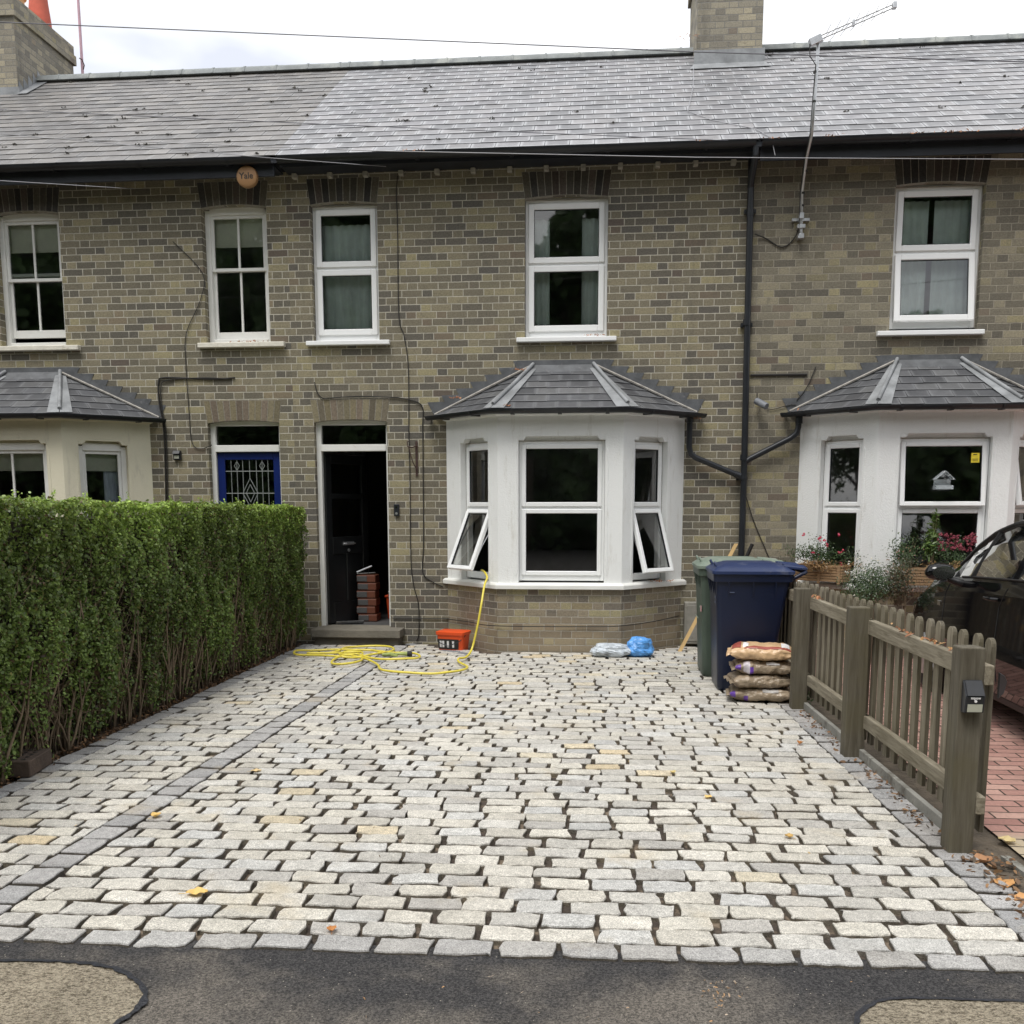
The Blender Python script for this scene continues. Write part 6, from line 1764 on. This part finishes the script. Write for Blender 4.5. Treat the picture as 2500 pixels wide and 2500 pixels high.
leaf(1.90, -6.36, .0, .085, (.62, .50, .25), 'long pale leaf on the buff neighbour paving beside the front post', 2.2, .5)
leaf(1.70, -6.62, -.012, .10, (.42, .22, .11), 'large brown star-like leaf at the foot of the front fence post', .4, .7)
leaf(1.68, -6.90, -.012, .10, (.60, .32, .12), 'orange leaf in the soil strip ahead of the front post', 1.4, .7)
leaf(1.70, -7.06, -.012, .09, (.62, .33, .13), 'nearest orange leaf in the soil strip at the frame edge', .2, .7)
rng = np.random.default_rng(17)
def litter(name, spots, n, size, cols, up=.6):
    C = []
    for _ in range(n):
        (x, y, sx_, sy_) = spots[rng.integers(0, len(spots))]
        C.append((x + rng.normal(0, sx_), y + rng.normal(0, sy_), 0))
    C = np.array(C); C[:, 2] = rng.uniform(-.015, .012, len(C)); 
    V = leaves_np(C, np.tile([0, 0, 1.], (len(C), 1)), rng.uniform(.6, 1.4, len(C)) * size, .4, rng, .5)
    o = np_mesh(name, V, 6, np.array(cols)[rng.integers(0, len(cols), len(C))] * rng.uniform(.6, 1.2, (len(C), 1)), M['leaf_dry']); tag(o, 'scattered brown dead leaves and bark crumbs', 'leaf litter', kind='stuff')
DR = [(.22, .12, .06), (.14, .085, .05), (.30, .17, .08), (.10, .07, .045)]
litter('leaf_litter', [(fx(y) + .06, y, .035, .15) for y in np.arange(-7.2, -3.0, .3)] + [(1.74, -7.0, .03, .2), (1.60, -5.95, .03, .1), (1.76, -6.7, .05, .1)], 900, .03, DR)
litter('leaf_litter', [(-3.40, y, .035, .15) for y in np.arange(-7.0, -.4, .3)], 2300, .03, DR)
litter('leaf_litter', [(.40, -7.93, .035, .05)] * 6 + [(x, y, .2, .1) for x, y in ((-.5, -8.0), (1.2, -7.8), (.2, -8.1), (-1.0, -8.0))], 80, .012, [(.45, .27, .13), (.4, .28, .18), (.5, .4, .3)])
litter('leaf_litter', [(x, y, .25, .25) for x in (-2.6, -1.2, 0, 1) for y in (-6.5, -5, -3.5)], 120, .014, [(.5, .36, .16), (.3, .2, .1)])
# leaves caught on sills, rails, gutters
def debris(spots, n, size, cols, label):
    C = []
    for _ in range(n):
        (x, y, z, sx_, sy_) = spots[rng.integers(0, len(spots))]
        C.append((x + rng.normal(0, sx_), y + rng.normal(0, sy_), z + abs(rng.normal(0, .008))))
    C = np.array(C); V = leaves_np(C, np.tile([0, -.3, 1.], (len(C), 1)), rng.uniform(.6, 1.4, len(C)) * size, .3, rng, .6)
    o = np_mesh('leaf_debris', V, 6, np.array(cols)[rng.integers(0, len(cols), len(C))] * rng.uniform(.6, 1.2, (len(C), 1)), M['leaf_dry']); tag(o, label, 'leaf litter', kind='stuff')
debris([(-.12, -.02, 3.35, .05, .02), (.62, -.40, .74, .08, .03), (.95, -.1, 2.46, .04, .03), (-1.6, -.3, 2.68, .03, .03), (-.92, -.2, 2.98, .04, .03), (-1.0, -.72, 2.55, .03, .02), (-3.97, .05, 3.36, .1, .02)], 170, .03, [(.45, .18, .08), (.35, .14, .07), (.5, .28, .14)], 'dead leaves caught on sills and bay roof')
debris([(x, -.38, 5.165, .06, .015) for x in (1.62, 3.0, 3.3, 3.45, 4.1, 2.2, -2.0, .9)] + [(.98, 2.4, 7.33, .08, .05)], 130, .035, [(.45, .22, .12), (.3, .15, .08)], 'dead leaves lying along the main gutters')
debris([(fx(y) + .128, y, .868, .01, .1) for y in (-5.9, -5.4, -6.2, -3.5)] + [(2.06, -.12, 2.53, .06, .04)], 50, .04, [(.5, .3, .14), (.45, .2, .1)], 'dead leaves on the fence rail and right bay gutter')

# roof moss tufts
C = []
for _ in range(170):
    x = rng.uniform(-8, 5.5); u = rng.random(); y = EAVE_Y + u * (RIDGE_Y - EAVE_Y)
    if rng.random() < (.62 if x > -3.4 else .25 + .3 * math.sin(x * 2.1) * math.sin(u * 6)): continue
    c = np.array([x, y, roofz(y) + .014]); 
    for q in range(12): C.append(c + rng.normal(0, 1, 3) * np.array([.018, .012, .006]))
C = np.array(C); o = np_mesh('roof_moss', leaves_np(C, np.tile([0, -.4, 1.], (len(C), 1)), .022, .8, rng, .8), 6, np.array([[.05, .045, .035]]) * rng.uniform(.6, 1.6, (len(C), 1)), M['leaf_dry']); tag(o, 'dark moss tufts dotted over the roof slates', 'moss', kind='stuff')

# ------------------------------------------------------------------ trees across the road (seen mirrored in the windows)
def treeline():
    rng = np.random.default_rng(33)
    t = thing('treeline', 'dense line of dark green trees across the road', 'trees', (0, -24, 0)); t['kind'] = 'stuff'
    n = 60000
    x = rng.uniform(-26, 26, n); h = 13.2 + 1.6 * np.sin(x * .55) + 1.0 * np.sin(x * 1.3 + 1) + .5 * np.sin(x * 3.1)
    z = rng.uniform(0, 1, n) ** .8 * h; d = .9 * np.sin(x * .9 + z * .7) + .5 * np.sin(x * 2.3 - z * 1.4) + .3 * np.sin(z * 3 + x * 4)
    y = -23.0 - .012 * (z - 5) ** 2 + d - np.abs(rng.normal(0, .5, n)) + 1.7 * np.maximum(0, np.abs(x) - 18)
    C = np.stack([x, y, z], 1); g = rng.random((n, 1))
    cols = np.concatenate([.05 + .06 * g, .09 + .10 * g, .03 + .03 * g], 1)
    np_mesh('crown', leaves_np(C, np.tile([0, .8, .5], (n, 1)), rng.uniform(.22, .5, n), .7, rng, .6), 6, cols, M['tree_leaf'], t)
    core = MB(); nx = 80; rows_ = []
    for i in range(nx + 1):
        xx = -26 + 52 * i / nx; hh = 13.2 + 1.6 * math.sin(xx * .55) + 1.0 * math.sin(xx * 1.3 + 1) + .5 * math.sin(xx * 3.1) - .9
        cv = 1.7 * max(0, abs(xx) - 18); xo = 1.5 * (1 if xx > 0 else -1) * (abs(xx) > 18)
        rows_.append([core.P((xx + xo, -24.3 + cv, 0)), core.P((xx + xo, -24.3 + cv, hh * .6)), core.P((xx + xo, -24.8 + cv, hh)), core.P((xx + xo * 2, -26.5 + cv, hh)), core.P((xx + xo * 2, -27 + cv, 0))])
    for i in range(nx):
        for j in range(4): core.face((rows_[i][j], rows_[i][j + 1], rows_[i + 1][j + 1], rows_[i + 1][j]))
    core.build('inner_growth', M['hedge_core'], t)
    tr = MB(); rg = random.Random(3)
    for k in range(16):
        xx = -25 + k * 3.3 + rg.uniform(-.8, .8); tr.tube([(xx, -22.6, 0), (xx + rg.uniform(-.3, .3), -22.9, 2.5), (xx + rg.uniform(-.5, .5), -23.6, 6)], .2, 8, r1=.07)
    tr.build('trunk', M['bark'], t, smooth=True)
treeline()

def side_tree():
    rng = np.random.default_rng(77)
    t = thing('garden_tree', 'loose leafy tree up the street beyond the left houses', 'tree', (-17, -5, 0))
    mb = MB(); mb.tube([(-17, -5, 0), (-16.9, -5.1, 1.6), (-17.1, -4.9, 3.2), (-16.8, -5, 5)], .16, 8, r1=.05)
    for k in range(14):
        a = k * 2.4; mb.tube([(-17, -5, 1.8 + .2 * k), (-17 + math.cos(a) * .9, -5 + math.sin(a) * .9, 2.6 + .25 * k), (-17 + math.cos(a) * 1.7, -5 + math.sin(a) * 1.7, 2.8 + .3 * k)], .05, 5, r1=.012)
    mb.build('trunk', M['bark'], t, smooth=True)
    cl = rng.normal(0, 1, (70, 3)); cl /= np.linalg.norm(cl, axis=1)[:, None]; cl *= rng.uniform(.5, 1, (70, 1)) * np.array([[2.2, 2.2, 2.4]]); cl += np.array([[-17, -5, 4.4]])
    n = 9000; C = cl[rng.integers(0, 70, n)] + rng.normal(0, .28, (n, 3)); g = rng.random((n, 1))
    np_mesh('crown', leaves_np(C, rng.normal(0, 1, (n, 3)), .13, .6, rng, .5), 6, np.concatenate([.05 + .06 * g, .09 + .08 * g, .03 + .03 * g], 1), M['tree_leaf'], t)
side_tree()
